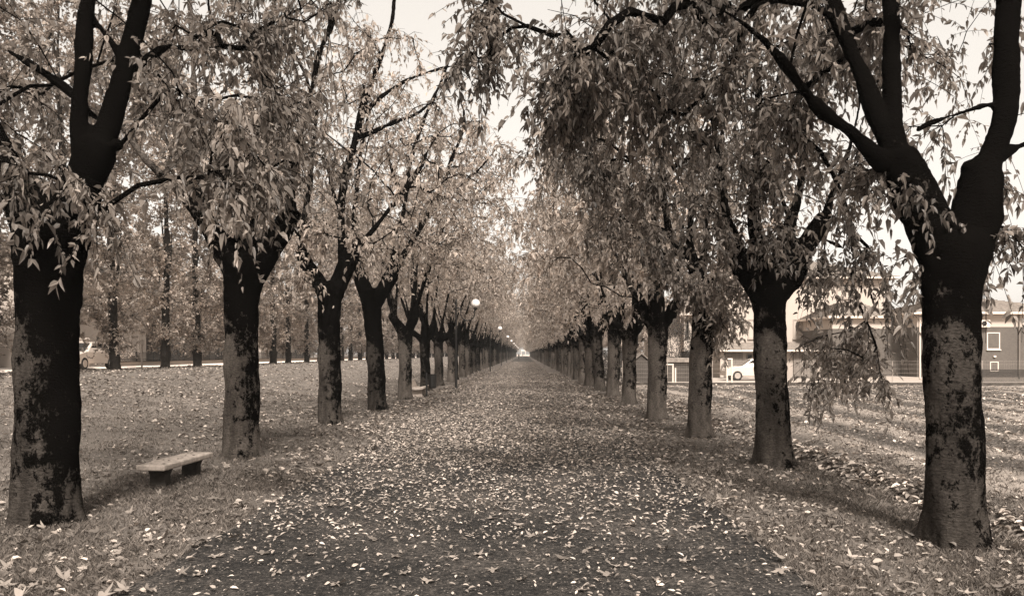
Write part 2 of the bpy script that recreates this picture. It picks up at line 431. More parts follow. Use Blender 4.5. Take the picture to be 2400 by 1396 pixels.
def wood_mesh(name, limbs, voxel, mat, thin_chains):
    """limbs: thick tubes fused by a voxel remesh; thin chains appended"""
    sd = 18
    V, Fq = tubes_np([(l[:, :3], l[:, 3]) for l in limbs], lambda r: sd)
    V = list(map(tuple, V)); faces = [tuple(q) for q in Fq.reshape(-1, 4)]
    off = 0
    for l in limbs:
        n = len(l); faces.append(tuple(off + k for k in range(sd))[::-1]); faces.append(tuple(off + (n - 1) * sd + k for k in range(sd))); off += n * sd
    me = bpy.data.meshes.new('tmp'); me.from_pydata(V, [], faces); me.update()
    import bmesh
    bm = bmesh.new(); bm.from_mesh(me); bmesh.ops.recalc_face_normals(bm, faces=bm.faces); bm.to_mesh(me); bm.free()
    o = bpy.data.objects.new('tmp', me); col.objects.link(o)
    rm = o.modifiers.new('r', 'REMESH'); rm.mode = 'VOXEL'; rm.voxel_size = voxel; rm.use_smooth_shade = True
    s_ = o.modifiers.new('s', 'SMOOTH'); s_.factor = .6; s_.iterations = 4
    dg = bpy.context.evaluated_depsgraph_get(); ev = o.evaluated_get(dg); m2 = ev.to_mesh()
    nv = len(m2.vertices); co = np.empty(nv * 3, dtype=np.float32); m2.vertices.foreach_get('co', co); co = co.reshape(-1, 3)
    no = np.empty(nv * 3, dtype=np.float32); m2.vertices.foreach_get('normal', no); no = no.reshape(-1, 3)
    ls = np.empty(len(m2.polygons), dtype=np.int32); m2.polygons.foreach_get('loop_total', ls)
    li = np.empty(len(m2.loops), dtype=np.int32); m2.loops.foreach_get('vertex_index', li)
    ev.to_mesh_clear(); bpy.data.objects.remove(o); bpy.data.meshes.remove(me)
    # bark lumps
    d = np.empty(nv)
    for i in range(nv):
        x, y, z = co[i]
        head = max(0., 1 - abs(z - 2.9) / 1.2)
        d[i] = mnoise.noise(Vector((x * 3.3, y * 3.3, z * 1.4))) * (.032 + .03 * head) + mnoise.noise(Vector((x * 9, y * 9, z * 6))) * (.011 + .012 * head) + mnoise.noise(Vector((x * 26, y * 26, z * 20))) * .006
    # root flare lobes
    ang = np.arctan2(co[:, 1], co[:, 0]); fl = np.clip(1 - co[:, 2] / .45, 0, 1) ** 2
    d += fl * .065 * np.maximum(0, np.sin(ang * 5 + 1.3) + .4 * np.sin(ang * 3))
    co = co + no * d[:, None].astype(np.float32)
    if thin_chains:
        V2, F2 = tubes_np(thin_chains, lambda r: 7 if r > .03 else (5 if r > .012 else 3))
        F2 = F2 + nv
        co = np.vstack([co, V2]); li = np.concatenate([li, F2]); ls = np.concatenate([ls, np.full(len(F2) // 4, 4)])
    return np_mesh(name, co, li, ls, mat, smooth=True)

def build_tree(name, limbs, targets, seed, bark_m, leaf_m, voxel=.03, twigs=5, lpt=9, leaf=.11, twl=.42, droop=.5, hang=None, up=.5, jit=.16, step=.3, rt=.0045, lthick=.44, spread=1.0):
    """limbs: list of polylines (x,y,z,r) in local coords, first is the trunk. targets Nx3 (end points of boughs).
    hang: boolean array, True where the bough ends in a long pendulous spray"""
    rng = np.random.default_rng(seed)
    L = [resample(l, .12) for l in limbs]
    npos = []; nr = []; ndir = []
    for k, l in enumerate(L):
        T = unit(np.gradient(l[:, :3], axis=0))
        for p, t in zip(l[::2], T[::2]):
            if k == 0 or p[2] < 2.5: continue
            npos.append(p[:3]); nr.append(p[3]); ndir.append(t)
        if k: npos.append(l[-1, :3]); nr.append(l[-1, 3]); ndir.append(T[-1])
    n0 = len(npos)
    maxn = n0 + len(targets) * 26
    P = np.zeros((maxn, 3)); P[:n0] = npos; par = -np.ones(maxn, dtype=int); DIR = np.zeros((maxn, 3)); DIR[:n0] = ndir
    cnt = np.zeros(maxn); n = n0
    d0 = np.array([np.min(np.linalg.norm(P[:n0] - t, axis=1)) for t in targets])
    order = np.argsort(d0)
    ends = []
    for ti in order:
        t = targets[ti]
        dv = t - P[:n]; dd = np.linalg.norm(dv, axis=1)
        al = np.sum(dv / (dd[:, None] + 1e-6) * DIR[:n], axis=1)
        cost = dd * (1.25 - .45 * al) + .35 * np.maximum(0, P[:n, 2] - t[2] - .3)
        j = int(np.argmin(cost)); p0 = P[j]; dist = dd[j]
        ns = max(2, min(24, int(dist / step)))
        t0 = unit(DIR[j] * .8 + unit(t - p0) * .8 + np.array([0, 0, up]) + rng.normal(size=3) * .25)
        t1 = unit(unit(t - p0) + np.array([0, 0, -droop * .8]))
        prev = j; c1 = p0 + t0 * dist * .38; c2 = t - t1 * dist * .3
        for s in range(1, ns + 1):
            u = s / ns
            q = (1 - u) ** 3 * p0 + 3 * (1 - u) ** 2 * u * c1 + 3 * (1 - u) * u * u * c2 + u ** 3 * t
            q = q + rng.normal(size=3) * jit * .25 * (dist / ns) * (1 if s < ns else 0)
            P[n] = q; par[n] = prev; DIR[n] = unit(q - P[prev]); prev = n; n += 1
        ends.append(prev)
        k = prev
        while k >= n0: cnt[k] += 1; k = par[k]
    # chains
    kids = {}
    for k in range(n0, n): kids.setdefault(par[k], []).append(k)
    rad = rt * np.maximum(cnt, 1) ** .5 * 1.25
    rad = np.minimum(rad, .055)
    chains = []
    starts = [(k, par[k]) for k in range(n0, n) if par[k] < n0]
    while starts:
        k, pr = starts.pop()
        pts = [P[pr]]; rs = [rad[k]]
        while True:
            pts.append(P[k]); rs.append(rad[k])
            c = kids.get(k, [])
            if not c: break
            c = sorted(c, key=lambda a: -cnt[a]); 
            for o_ in c[1:]: starts.append((o_, k))
            k = c[0]
        rs[-1] = rt * .7
        chains.append((np.array(pts), np.array(rs)))
    # twigs at the ends and near them
    ends = np.array(ends); E = P[ends]; ED = DIR[ends]
    hg = (np.zeros(len(targets), bool) if hang is None else hang)[order]
    nt_ = len(ends) * twigs
    src = np.repeat(np.arange(len(ends)), twigs)
    # start points: the end node or one of its ancestors
    back = rng.integers(0, 4, size=nt_)
    sp = ends[src].copy()
    for s in range(3):
        mk = (back > s) & (par[sp] >= n0); sp[mk] = par[sp[mk]]
    TP = P[sp]
    hfac = hg[src].astype(float)
    TD = unit(unit(ED[src]) * .7 + rng.normal(size=(nt_, 3)) * .75 * spread + np.array([0, 0, -droop])[None] - hfac[:, None] * np.array([0, 0, 1.1]))
    TL = twl * rng.uniform(.5, 1.25, nt_) * (1 + hfac * .5)
    g = np.array([0, 0, -1.0]); kk = 5
    us = np.linspace(0, 1, kk)
    TW = TP[:, None, :] + TD[:, None, :] * (TL[:, None] * us[None])[..., None] + g * (TL[:, None] * (us[None] ** 2) * (droop * .45 + .12))[..., None]
    for i in range(nt_): chains.append((TW[i], np.linspace(rt * .85, rt * .5, kk)))
    wood = wood_mesh(name + '_wood', [l for l in L], voxel, bark_m, chains)
    # leaves
    nl = np.maximum(1, np.round(lpt * (1 + hfac * .7) * rng.uniform(.55, 1.35, nt_))).astype(int)
    idx = np.repeat(np.arange(nt_), nl)
    u = rng.uniform(.08, 1.0, len(idx))
    LP = TP[idx] + TD[idx] * (TL[idx] * u)[:, None] + g * (TL[idx] * u * u * (droop * .45 + .12))[:, None]
    tang = unit(TD[idx] + g * (2 * u * (droop * .45 + .12))[:, None])
    LU = unit(tang * .45 + rng.normal(size=(len(idx), 3)) * .62 + g * (.30 + droop * .45))
    ln = leaf * (.45 + .9 * rng.uniform(0, 1, len(idx)) ** 1.3)
    V, Fq = leaves_np(LP, LU, ln, ln * lthick * rng.uniform(.75, 1.3, len(idx)), rng)
    tone = rng.uniform(0, 1, len(ends))[src][idx]
    lv = np.clip(.5 * tone + .5 * rng.uniform(0, 1, len(idx)), 0, 1) ** 1.25
    crown = np_mesh(name + '_crown', V, Fq, 4, leaf_m, np.repeat(lv, 2))
    return wood, crown

def tree_thing(name, loc, wood, crown, label, cat='tree', group=None, rz=0, scale=1, mirror=False):
    t = empty(name, loc, label, cat, group, rz)
    t.scale = (scale, scale, scale)
    link('trunk', wood, t); link('crown', crown, t)
    return t

# ---- crown target sampling
def blob_targets(rng, n, c, r, zmin=None, shell=.35):
    out = []
    while len(out) < n:
        v = rng.normal(size=3); v /= np.linalg.norm(v); v *= (shell + (1 - shell) * rng.uniform() ** .6)
        p = np.array(c) + v * np.array(r)
        if zmin is not None and p[2] < zmin + .7 * rng.uniform(): continue
        out.append(p)
    return np.array(out)

def proj(p):
    return VX + p[0] * F / p[1], VY - (p[2] - HC) * F / p[1]

def hero(name, base, trunk_px, limbs_px, seed, bark_m, leaf_m, label, group, crown_c, crown_r, n, masses=(), gaps=(), thin=(), voxel=.03, zmin=2.9, cat='tree', **kw):
    """base (px,py); limbs as (px,py,depth offset,r px)"""
    bx, D = base
    if base[0] > 0: thin = list(thin) + [(1560, 560, 2160, 900, .62)]
    else: thin = list(thin) + [(400, 430, 760, 700, .8)]
    gz0 = gz1(bx, D)
    def loc(px, py, dd, rp):
        d = D + dd; x, y, z = W(px, py, d); return (x - bx, dd, z - gz0, rp * D / F)
    limbs = [[loc(*q) for q in trunk_px]]
    limbs[0][0] = (limbs[0][0][0], 0, -.12, limbs[0][0][3])
    for l in limbs_px: limbs.append([loc(*q) for q in l])
    rng = np.random.default_rng(seed)
    T = blob_targets(rng, n, crown_c, crown_r, zmin)
    hang = rng.uniform(size=len(T)) < .12
    Tm = []
    for (px, py, dist, rad, k) in masses:
        c = np.array(W(px, py, dist)) - np.array([bx, D, gz0]) + np.array([0, 0, .22])
        Tm.append(blob_targets(rng, k, c, (rad, rad * .8, rad * .8), shell=.0))
    if Tm:
        Tm = np.vstack(Tm); T = np.vstack([T, Tm]); hang = np.concatenate([hang, rng.uniform(size=len(Tm)) < .5])
    keep = []
    for ti_, t in enumerate(T):
        w = t + np.array([bx, D, gz0]); ok = w[1] > 4.6
        if ok:
            px, py = proj(w)
            for (gx, gy, grx, gry) in gaps:
                if ((px - gx) / grx) ** 2 + ((py - gy) / gry) ** 2 < 1: ok = False
            for (ax0, ay0, ax1, ay1, pr) in thin:
                if ti_ < n and ax0 < px < ax1 and ay0 < py < ay1 and rng.uniform() < pr: ok = False
        keep.append(ok)
    keep = np.array(keep); T = T[keep]; hang = hang[keep]
    wood, crown = build_tree(name, limbs, T, seed, bark_m, leaf_m, voxel=voxel, hang=hang, **kw)
    return tree_thing('pollarded_tree', (bx, D, gz0), wood, crown, label, 'tree', group)

GL = 'pollarded trees lining the left side of the path'
GR = 'pollarded trees lining the right side of the path'
RX = 1.0
# ---- left row, nearest four are modelled from their own silhouettes
b1 = G(115, 1225)
hero('tree_a', b1,
     [(112, 1240, 0, 82), (112, 1200, 0, 74), (111, 1120, 0, 70), (109, 950, 0, 67), (112, 780, 0, 66), (116, 640, 0, 69), (118, 560, 0, 84), (120, 515, 0, 80)],
     [[(100, 600, 0, 55), (68, 500, .1, 52), (22, 410, .3, 42), (-25, 320, .5, 34), (-50, 200, .7, 26), (-80, 60, 1.0, 18), (-120, -200, 1.3, 9)],
      [(130, 600, 0, 55), (165, 500, -.05, 52), (200, 420, -.1, 44), (222, 360, -.1, 44), (236, 330, -.1, 34)],
      [(205, 390, -.1, 30), (190, 320, -.1, 23), (188, 240, -.1, 18), (196, 150, -.05, 19), (204, 40, 0, 18), (216, -90, .1, 15), (220, -330, .2, 8)],
      [(228, 360, -.1, 28), (252, 290, 0, 25), (280, 210, .05, 21), (300, 130, .1, 21), (320, 60, .15, 21), (338, -20, .2, 20), (362, -140, .3, 16), (400, -330, .4, 8)],
      [(232, 280, .2, 7), (205, 262, .25, 9), (160, 210, .3, 12), (122, 185, .35, 12), (84, 158, .4, 8), (20, 120, .6, 5)],
      [(283, 135, .1, 11), (262, 100, .1, 9), (224, 50, .1, 8), (190, -20, .1, 5)],
      [(318, 160, .1, 13), (350, 135, .3, 10), (400, 108, .5, 8), (450, 118, .8, 6), (520, 108, 1.2, 4)],
      [(268, 340, -.1, 15), (283, 338, -.15, 13)]],
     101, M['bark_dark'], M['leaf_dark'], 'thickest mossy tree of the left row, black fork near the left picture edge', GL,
     (-.3, .8, 7.0), (4.2, 3.6, 3.2), 170,
     masses=[(170, 440, 7.6, .30, 7), (60, 440, 7.6, .30, 6), (245, 535, 7.8, .22, 5), (500, 440, 7.8, .15, 3), (565, 490, 7.6, .18, 5), (620, 440, 7.7, .18, 4), (560, 350, 7.8, .5, 8), (640, 290, 8.4, .6, 8), (450, 300, 8.2, .5, 7), (520, 60, 10, 1.3, 18), (400, 230, 10, .9, 10), (620, 160, 10.5, .9, 12), (120, 320, 9.5, .9, 12)],
     gaps=[(1225, 300, 40, 400), (15, 560, 40, 90), (258, 300, 75, 130), (188, 200, 40, 200)],
     voxel=.022, leaf=.094, lpt=9, twigs=6, droop=.35)
b2 = G(568, 1066)
hero('tree_b', b2,
     [(568, 1075, 0, 48), (568, 1045, 0, 43), (567, 980, 0, 40), (566, 860, 0, 38), (567, 740, 0, 38), (568, 680, 0, 42), (572, 625, 0, 52), (574, 600, 0, 44)],
     [[(560, 640, 0, 34), (528, 590, -.05, 32), (500, 548, -.1, 24), (482, 515, -.1, 20)],
      [(484, 530, -.1, 17), (450, 485, -.15, 12), (400, 430, -.2, 9.5), (345, 378, -.3, 8), (300, 320, -.4, 6), (250, 250, -.6, 3)],
      [(484, 520, -.1, 17), (462, 455, -.1, 14), (430, 400, -.1, 10), (390, 330, .1, 6), (340, 250, .4, 3)],
      [(468, 465, -.1, 11), (457, 400, -.1, 8), (453, 310, 0, 7.5), (455, 200, .1, 7), (448, 60, .2, 6), (440, -60, .3, 3)],
      [(588, 640, 0, 36), (622, 592, 0, 32), (655, 545, 0, 27), (680, 505, 0, 24), (692, 488, 0, 22)],
      [(684, 500, 0, 13), (686, 440, 0, 9), (697, 350, 0, 10), (712, 285, 0, 8.5), (728, 220, 0, 8), (745, 140, 0, 7), (775, 60, 0, 6), (800, -20, 0, 5), (815, -100, 0, 3)],
      [(574, 620, 0, 22), (566, 540, .1, 15), (566, 450, .2, 11), (577, 390, .25, 10), (596, 335, .3, 7), (615, 270, .4, 8), (632, 160, .5, 8), (640, 40, .5, 7), (648, -60, .5, 4)],
      [(566, 480, .2, 8), (548, 440, .2, 6), (532, 405, .2, 5), (520, 330, .2, 3)],
      [(575, 600, -.1, 16), (590, 540, -.2, 9), (610, 470, -.3, 6), (640, 390, -.4, 4)]],
     102, M['bark_mid'], M['leaf'], 'tree with a wide Y fork just behind the low stone bench', GL,
     (0, 0, 6.9), (4.0, 3.8, 3.3), 190,
     masses=[(560, 420, 12.6, .9, 9), (620, 300, 12.5, 1.0, 10), (480, 300, 12.5, .9, 9), (700, 380, 13, .5, 5), (500, 140, 12.5, 1.1, 12)],
     gaps=[(1000, 200, 240, 260)],
     voxel=.026, leaf=.10, lpt=8, twigs=6, droop=.35)
b3 = G(774, 995)
hero('tree_c', b3,
     [(774, 1000, 0, 31), (774, 975, 0, 28), (773, 900, 0, 26), (772, 800, 0, 25), (772, 720, 0, 27), (770, 680, 0, 30), (768, 660, 0, 26)],
     [[(764, 690, 0, 20), (738, 650, 0, 18), (716, 615, .1, 16), (704, 585, .1, 12)],
      [(706, 592, .1, 9), (712, 520, .1, 7), (725, 440, .2, 7), (730, 380, .2, 6), (738, 300, .2, 5), (745, 220, .3, 4)],
      [(782, 690, 0, 22), (802, 645, 0, 21), (818, 608, 0, 20), (826, 588, 0, 17)],
      [(806, 620, 0, 13), (800, 560, 0, 10), (800, 470, 0, 9.5), (812, 400, 0, 9), (832, 330, 0, 8.5), (848, 260, 0, 8), (872, 190, 0, 7), (898, 120, 0, 5), (920, 40, 0, 4), (925, -40, 0, 2)],
      [(826, 590, 0, 9), (860, 555, 0, 7), (905, 500, 0, 6), (945, 450, 0, 5.5), (985, 390, 0, 5), (1005, 350, 0, 4), (1030, 310, 0, 2.5)],
      [(836, 322, 0, 6), (872, 310, 0, 5), (920, 288, 0, 4.5), (975, 268, 0, 3.5), (1010, 240, 0, 2.5)],
      [(850, 272, 0, 6), (890, 230, 0, 5), (950, 190, 0, 4.5), (1020, 165, 0, 4), (1080, 150, 0, 2.5)],
      [(800, 500, 0, 6), (780, 450, .2, 5.5), (768, 390, .3, 5), (740, 360, .4, 3), (700, 380, .5, 3)],
      [(712, 600, .1, 8), (700, 560, -.1, 6), (690, 520, -.2, 4)]],
     103, M['bark_mossy'], M['leaf_brightened'], 'slender tree right of the bench tree, pale left side and black mossy right side', GL,
     (.3, 0, 7.0), (4.4, 3.6, 3.6), 400,
     masses=[(740, 560, 19.3, .7, 16), (715, 660, 19.3, .5, 12), (850, 130, 19.5, 1.6, 26)],
     voxel=.03, leaf=.12, lpt=4.0, twigs=6, droop=.25, up=.7, zmin=3.8)
b4 = G(885, 960)
hero('tree_d', b4,
     [(886, 965, 0, 25), (884, 940, 0, 22), (881, 860, 0, 20), (876, 780, 0, 20), (868, 710, 0, 22), (860, 680, 0, 20)],
     [[(866, 710, 0, 17), (850, 665, 0, 17), (838, 630, .1, 14), (832, 600, .1, 8), (830, 520, .2, 6), (838, 420, .2, 6), (850, 330, .3, 5), (870, 240, .3, 3)],
      [(878, 710, 0, 18), (898, 680, 0, 17), (915, 650, 0, 17), (920, 630, 0, 14)],
      [(915, 645, 0, 9), (932, 560, 0, 7), (948, 480, 0, 6), (962, 380, 0, 5.5), (990, 290, 0, 5), (1030, 200, 0, 4), (1060, 120, 0, 2.5)],
      [(920, 640, 0, 9), (960, 575, 0, 7.5), (1005, 495, 0, 6.5), (1035, 440, 0, 5.5), (1060, 370, 0, 5), (1087, 297, 0, 4), (1085, 240, 0, 2.5)],
      [(1012, 480, 0, 4), (1060, 450, 0, 3.5), (1120, 400, 0, 3), (1170, 340, 0, 2)],
      [(948, 480, 0, 4), (925, 420, .2, 4), (905, 350, .2, 3)]],
     104, M['bark_dark'], M['leaf_brightened'], 'dark leaning tree fourth in the left row, bare pale foot below black bark', GL,
     (.5, 0, 7.2), (4.5, 3.4, 3.6), 400, masses=[(1100, 330, 24, 1.2, 14)],
     voxel=.035, leaf=.13, lpt=3.6, twigs=6, droop=.1, up=.8, zmin=4.0)

# ---- right row, nearest three
c1 = G(2243, 1272)
hero('tree_e', c1,
     [(2243, 1285, 0, 78), (2242, 1235, 0, 71), (2238, 1150, 0, 66), (2235, 1000, 0, 63), (2230, 850, 0, 61), (2228, 720, 0, 62), (2234, 630, 0, 74), (2240, 575, 0, 80), (2243, 545, 0, 60)],
     [[(2220, 620, 0, 58), (2180, 530, 0, 54), (2145, 460, 0, 52), (2122, 400, 0, 46), (2105, 355, 0, 36)],
      [(2108, 375, 0, 27), (2098, 300, 0, 20), (2092, 200, .1, 18), (2088, 90, .2, 18), (2086, -20, .3, 17), (2082, -180, .4, 12), (2080, -380, .5, 6)],
      [(2112, 390, 0, 30), (2075, 310, .05, 22), (2045, 250, .1, 22), (2015, 165, .2, 20), (1975, 75, .3, 18), (1945, -10, .4, 17), (1900, -140, .6, 12), (1860, -300, .8, 6)],
      [(2075, 385, 0, 22), (2035, 350, -.05, 18), (1990, 305, -.1, 15), (1940, 270, -.2, 13), (1900, 230, -.3, 12), (1850, 165, -.4, 10), (1790, 95, -.6, 9), (1720, 40, -.8, 6), (1640, 0, -1, 4)],
      [(2252, 610, 0, 58), (2280, 520, .05, 52), (2296, 440, .1, 48), (2304, 388, .1, 38), (2306, 368, .1, 27), (2307, 360, .1, 14)],
      [(2304, 420, .1, 34), (2325, 350, .1, 30), (2350, 280, .1, 28), (2358, 150, .2, 27), (2362, 0, .3, 24), (2368, -150, .4, 16), (2372, -380, .5, 7)],
      [(2345, 240, .1, 9), (2300, 250, .1, 9), (2240, 268, .1, 8), (2176, 290, .1, 6.5), (2150, 305, .1, 4)],
      [(2268, 400, .1, 18), (2276, 378, .1, 14)],
      [(2310, 380, .2, 18), (2350, 360, .5, 14), (2420, 330, .8, 9), (2500, 300, 1.2, 5)]],
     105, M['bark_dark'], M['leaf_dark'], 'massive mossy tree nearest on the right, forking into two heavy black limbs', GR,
     (-.4, .8, 7.0), (4.2, 3.6, 3.2), 190,
     masses=[(1350, 180, 8.4, .6, 18), (1310, 300, 8.8, .4, 13), (1480, 120, 8.4, .8, 17), (1420, 260, 9.2, .7, 14), (1600, 180, 8.6, .9, 15), (1560, 330, 9.4, .7, 12), (1740, 250, 9.0, .8, 13), (1700, 60, 8.5, .8, 13), (1860, 330, 9.2, .6, 12), (1960, 120, 8.8, .6, 12),
             (1130, 60, 8.8, .34, 8), (1100, 170, 8.8, .24, 7), (1165, 110, 9, .25, 5),
             (2100, 660, 7.6, .15, 2), (2010, 550, 9.8, .4, 4), (2050, 640, 10, .35, 3), (1980, 700, 10.3, .45, 3), (2070, 750, 10.3, .25, 3), (1950, 850, 10.8, .3, 3), (2040, 870, 10.6, .2, 2), (2075, 960, 10, .10, 1),
             (2130, 470, 7.2, .2, 3), (2040, 430, 7.9, .3, 5), (2370, 620, 7.6, .25, 5), (2340, 500, 7.8, .2, 4), (2200, 120, 8, .4, 5), (2190, 300, 8, .15, 2), (2260, 270, 8, .15, 2), (2330, 640, 8, .2, 3)],
     gaps=[(2200, 212, 92, 58), (2190, 378, 72, 52), (1222, 300, 22, 500), (2345, 590, 28, 40), (2290, 480, 80, 60), (2215, 70, 60, 45)],
     voxel=.022, leaf=.092, lpt=9, twigs=7, droop=.3)
c2 = G(1815, 1097)
hero('tree_f', c2,
     [(1818, 1106, 0, 56), (1816, 1080, 0, 47), (1812, 1020, 0, 42), (1808, 920, 0, 38), (1804, 800, 0, 37), (1803, 730, 0, 38), (1803, 690, 0, 44), (1806, 655, 0, 46)],
     [[(1790, 700, 0, 30), (1762, 655, 0, 28), (1735, 610, 0, 26), (1720, 570, 0, 20), (1708, 530, 0, 15)],
      [(1712, 545, 0, 11), (1700, 490, 0, 9), (1692, 430, 0, 8), (1680, 340, .1, 6), (1660, 240, .2, 5), (1640, 120, .3, 3)],
      [(1800, 670, 0, 26), (1785, 620, -.05, 23), (1772, 570, -.05, 17), (1765, 510, -.05, 14), (1768, 440, -.05, 11), (1775, 350, 0, 10), (1778, 250, .1, 9), (1772, 130, .2, 7), (1770, 10, .3, 5), (1765, -100, .3, 3)],
      [(1815, 670, 0, 28), (1832, 610, .1, 26), (1843, 560, .1, 22), (1853, 520, .1, 17), (1868, 470, .1, 12), (1880, 400, .1, 9), (1885, 300, .2, 7), (1895, 180, .2, 6), (1920, 60, .3, 4)],
      [(1825, 690, 0, 28), (1862, 630, 0, 27), (1890, 575, 0, 24), (1918, 535, 0, 22), (1936, 508, 0, 19)],
      [(1936, 515, 0, 12), (1950, 460, 0, 8), (1965, 420, 0, 7.5), (1990, 350, 0, 6), (2010, 270, 0, 4), (2020, 180, 0, 3)],
      [(1853, 530, .1, 9), (1835, 470, .2, 7), (1825, 400, .2, 6), (1820, 300, .3, 5), (1825, 180, .3, 4)],
      [(1930, 560, 0, 5), (1990, 590, -.3, 4), (2030, 650, -.5, 3.5), (2050, 720, -.6, 3)]],
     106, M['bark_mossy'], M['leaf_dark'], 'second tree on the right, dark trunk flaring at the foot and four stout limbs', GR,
     (-.2, 0, 6.9), (4.2, 3.8, 3.2), 190,
     masses=[(1420, 420, 11.5, .6, 16), (1340, 330, 12, .5, 12), (1560, 480, 11.5, .8, 12), (1680, 400, 11.5, .8, 10), (1800, 420, 11.6, .6, 12), (1700, 560, 11.6, .35, 6), (1830, 560, 11.6, .2, 4), (1790, 600, 11.6, .2, 4),
             (1960, 640, 12, .5, 5), (1900, 700, 12.2, .4, 4), (1990, 790, 12.6, .4, 5), (1900, 830, 12.6, .4, 4), (1990, 880, 12.6, .3, 4), (1740, 700, 13, .4, 4), (1900, 930, 12.4, .2, 3)],
     gaps=[(1222, 300, 22, 500), (2170, 330, 60, 110)],
     voxel=.026, leaf=.098, lpt=8.5, twigs=7, droop=.35)
c3 = G(1640, 1027)
hero('tree_g', c3,
     [(1640, 1033, 0, 34), (1640, 1005, 0, 29), (1640, 930, 0, 27.5), (1643, 840, 0, 26), (1647, 760, 0, 26), (1648, 710, 0, 25), (1645, 670, 0, 20), (1632, 625, 0, 18)],
     [[(1634, 640, 0, 16), (1618, 605, 0, 15), (1598, 590, 0, 14), (1575, 592, 0, 13)],
      [(1600, 592, 0, 12), (1580, 570, 0, 9), (1566, 530, 0, 8), (1556, 470, 0, 7), (1545, 380, 0, 6), (1525, 280, 0, 5), (1510, 160, 0, 3)],
      [(1632, 630, 0, 14), (1616, 570, 0, 9), (1620, 500, 0, 8), (1624, 420, 0, 7.5), (1620, 320, 0, 6), (1610, 200, .1, 5), (1600, 80, .2, 3)],
      [(1640, 650, 0, 14), (1650, 590, .1, 9), (1655, 520, .1, 7), (1670, 440, .1, 6), (1690, 340, .1, 5), (1700, 220, .2, 3)],
      [(1655, 720, 0, 12), (1662, 690, 0, 8), (1680, 640, .1, 5), (1720, 600, .2, 3)]],
     107, M['bark_mid'], M['leaf'], 'third tree on the right with a straight scarred trunk and drooping leaf tassels', GR,
     (-.2, 0, 6.5), (4.2, 3.4, 3.3), 230,
     masses=[(1450, 560, 16, .8, 26), (1560, 640, 16, .6, 20), (1640, 690, 16.0, .3, 10), (1700, 760, 16.5, .6, 20), (1690, 680, 16, .6, 18), (1380, 420, 16, 1.0, 24)],
     gaps=[(1222, 300, 22, 500)],
     voxel=.03, leaf=.11, lpt=8, twigs=6, droop=.4)

# ---- further trees: a few originals, copied down the two rows
def generic_limbs(rng, lean=0, n=4, r0=.25, hf=2.35, spread=1.0, bend=0):
    """a pollard: trunk, stout stubs from a swollen head, long straight shoots"""
    tr = [(0, 0, -.1, r0 * 1.35), (0, 0, .18, r0 * 1.1), (lean * .3, 0, 1.0, r0), (lean * .7, bend, 1.8, r0 * .95), (lean, bend, hf, r0 * 1.12), (lean, bend, hf + .3, r0 * .95)]
    L = [tr]
    a0 = rng.uniform(0, 6.28)
    for k in range(n):
        a = a0 + k * 2 * math.pi / n + rng.uniform(-.35, .35)
        h = rng.uniform(.5, .95); s = spread * rng.uniform(.42, .72)
        x1, y1 = lean + math.cos(a) * s, bend + math.sin(a) * s
        L.append([(lean, bend, hf + .05, r0 * .72), (lean + math.cos(a) * s * .5, bend + math.sin(a) * s * .5, hf + .32, r0 * .66), (x1, y1, hf + h, r0 * .6), (x1 + .02, y1, hf + h + .12, r0 * .5)])
        for j in range(rng.integers(1, 3)):
            b = a + rng.uniform(-.8, .8); o = rng.uniform(.5, 1.9); ht = rng.uniform(3.3, 5.0)
            rr = r0 * rng.uniform(.2, .33)
            x0, y0 = x1 + rng.uniform(-.06, .06), y1 + rng.uniform(-.06, .06)
            L.append([(x0, y0, hf + h - .05, rr * 1.3), (x0 + math.cos(b) * o * .25, y0 + math.sin(b) * o * .25, hf + h + ht * .25, rr),
                      (x0 + math.cos(b) * o * .6, y0 + math.sin(b) * o * .6, hf + h + ht * .6, rr * .7), (x0 + math.cos(b) * o, y0 + math.sin(b) * o, hf + h + ht, .012)])
    return L
protos = {'L': [], 'R': []}
for k in range(4):
    rng = np.random.default_rng(300 + k)
    T = blob_targets(rng, 330, (.35, 0, 6.9), (4.3, 3.2, 3.4), 3.6)
    T = T[T[:, 2] > 3.6 + .55 * np.maximum(T[:, 0], 0)]
    protos['L'].append(build_tree('left_row_%d' % k, generic_limbs(rng, rng.uniform(-.1, .15), 4, .25), T, 300 + k, (M['bark_mid'], M['bark_dark'], M['bark_mossy'], M['bark_pale'])[k], M['leaf_brightened'],
                                  voxel=.04, leaf=.14, lpt=6.5, twigs=5, droop=.25, up=.7, step=.4))
for k in range(4):
    rng = np.random.default_rng(400 + k)
    T = blob_targets(rng, 260, (-.3, 0, 6.1), (4.3, 3.2, 3.4), 2.9)
    protos['R'].append(build_tree('right_row_%d' % k, generic_limbs(rng, rng.uniform(-.15, .1), 4, .25), T, 400 + k, (M['bark_pale'], M['bark_mid'], M['bark_pale'], M['bark_mossy'])[k], M['leaf_brightened'],
                                  voxel=.04, leaf=.14, lpt=8, twigs=5, droop=.6, up=.5, step=.4))
ORD = ['first', 'second', 'third', 'fourth', 'fifth', 'sixth', 'seventh', 'eighth', 'ninth', 'tenth', 'eleventh', 'twelfth', 'thirteenth', 'fourteenth', 'fifteenth', 'sixteenth', 'seventeenth', 'eighteenth', 'nineteenth', 'twentieth']
LOOK = {('L', 4): 'pale spotted trunk hiding the end of a white seat', ('L', 5): 'pale trunk standing behind the black litter bin',
        ('R', 3): 'leaning trunk just left of the one with hanging tassels', ('R', 4): 'pale scarred trunk in front of the dark garden shed'}
leftpos = [G(949, 935), G(998, 915), G(1029, 905), G(1057, 896)]
rightpos = [G(1540, 983), G(1474, 950), G(1436, 930), G(1406, 917), G(1380, 906)]
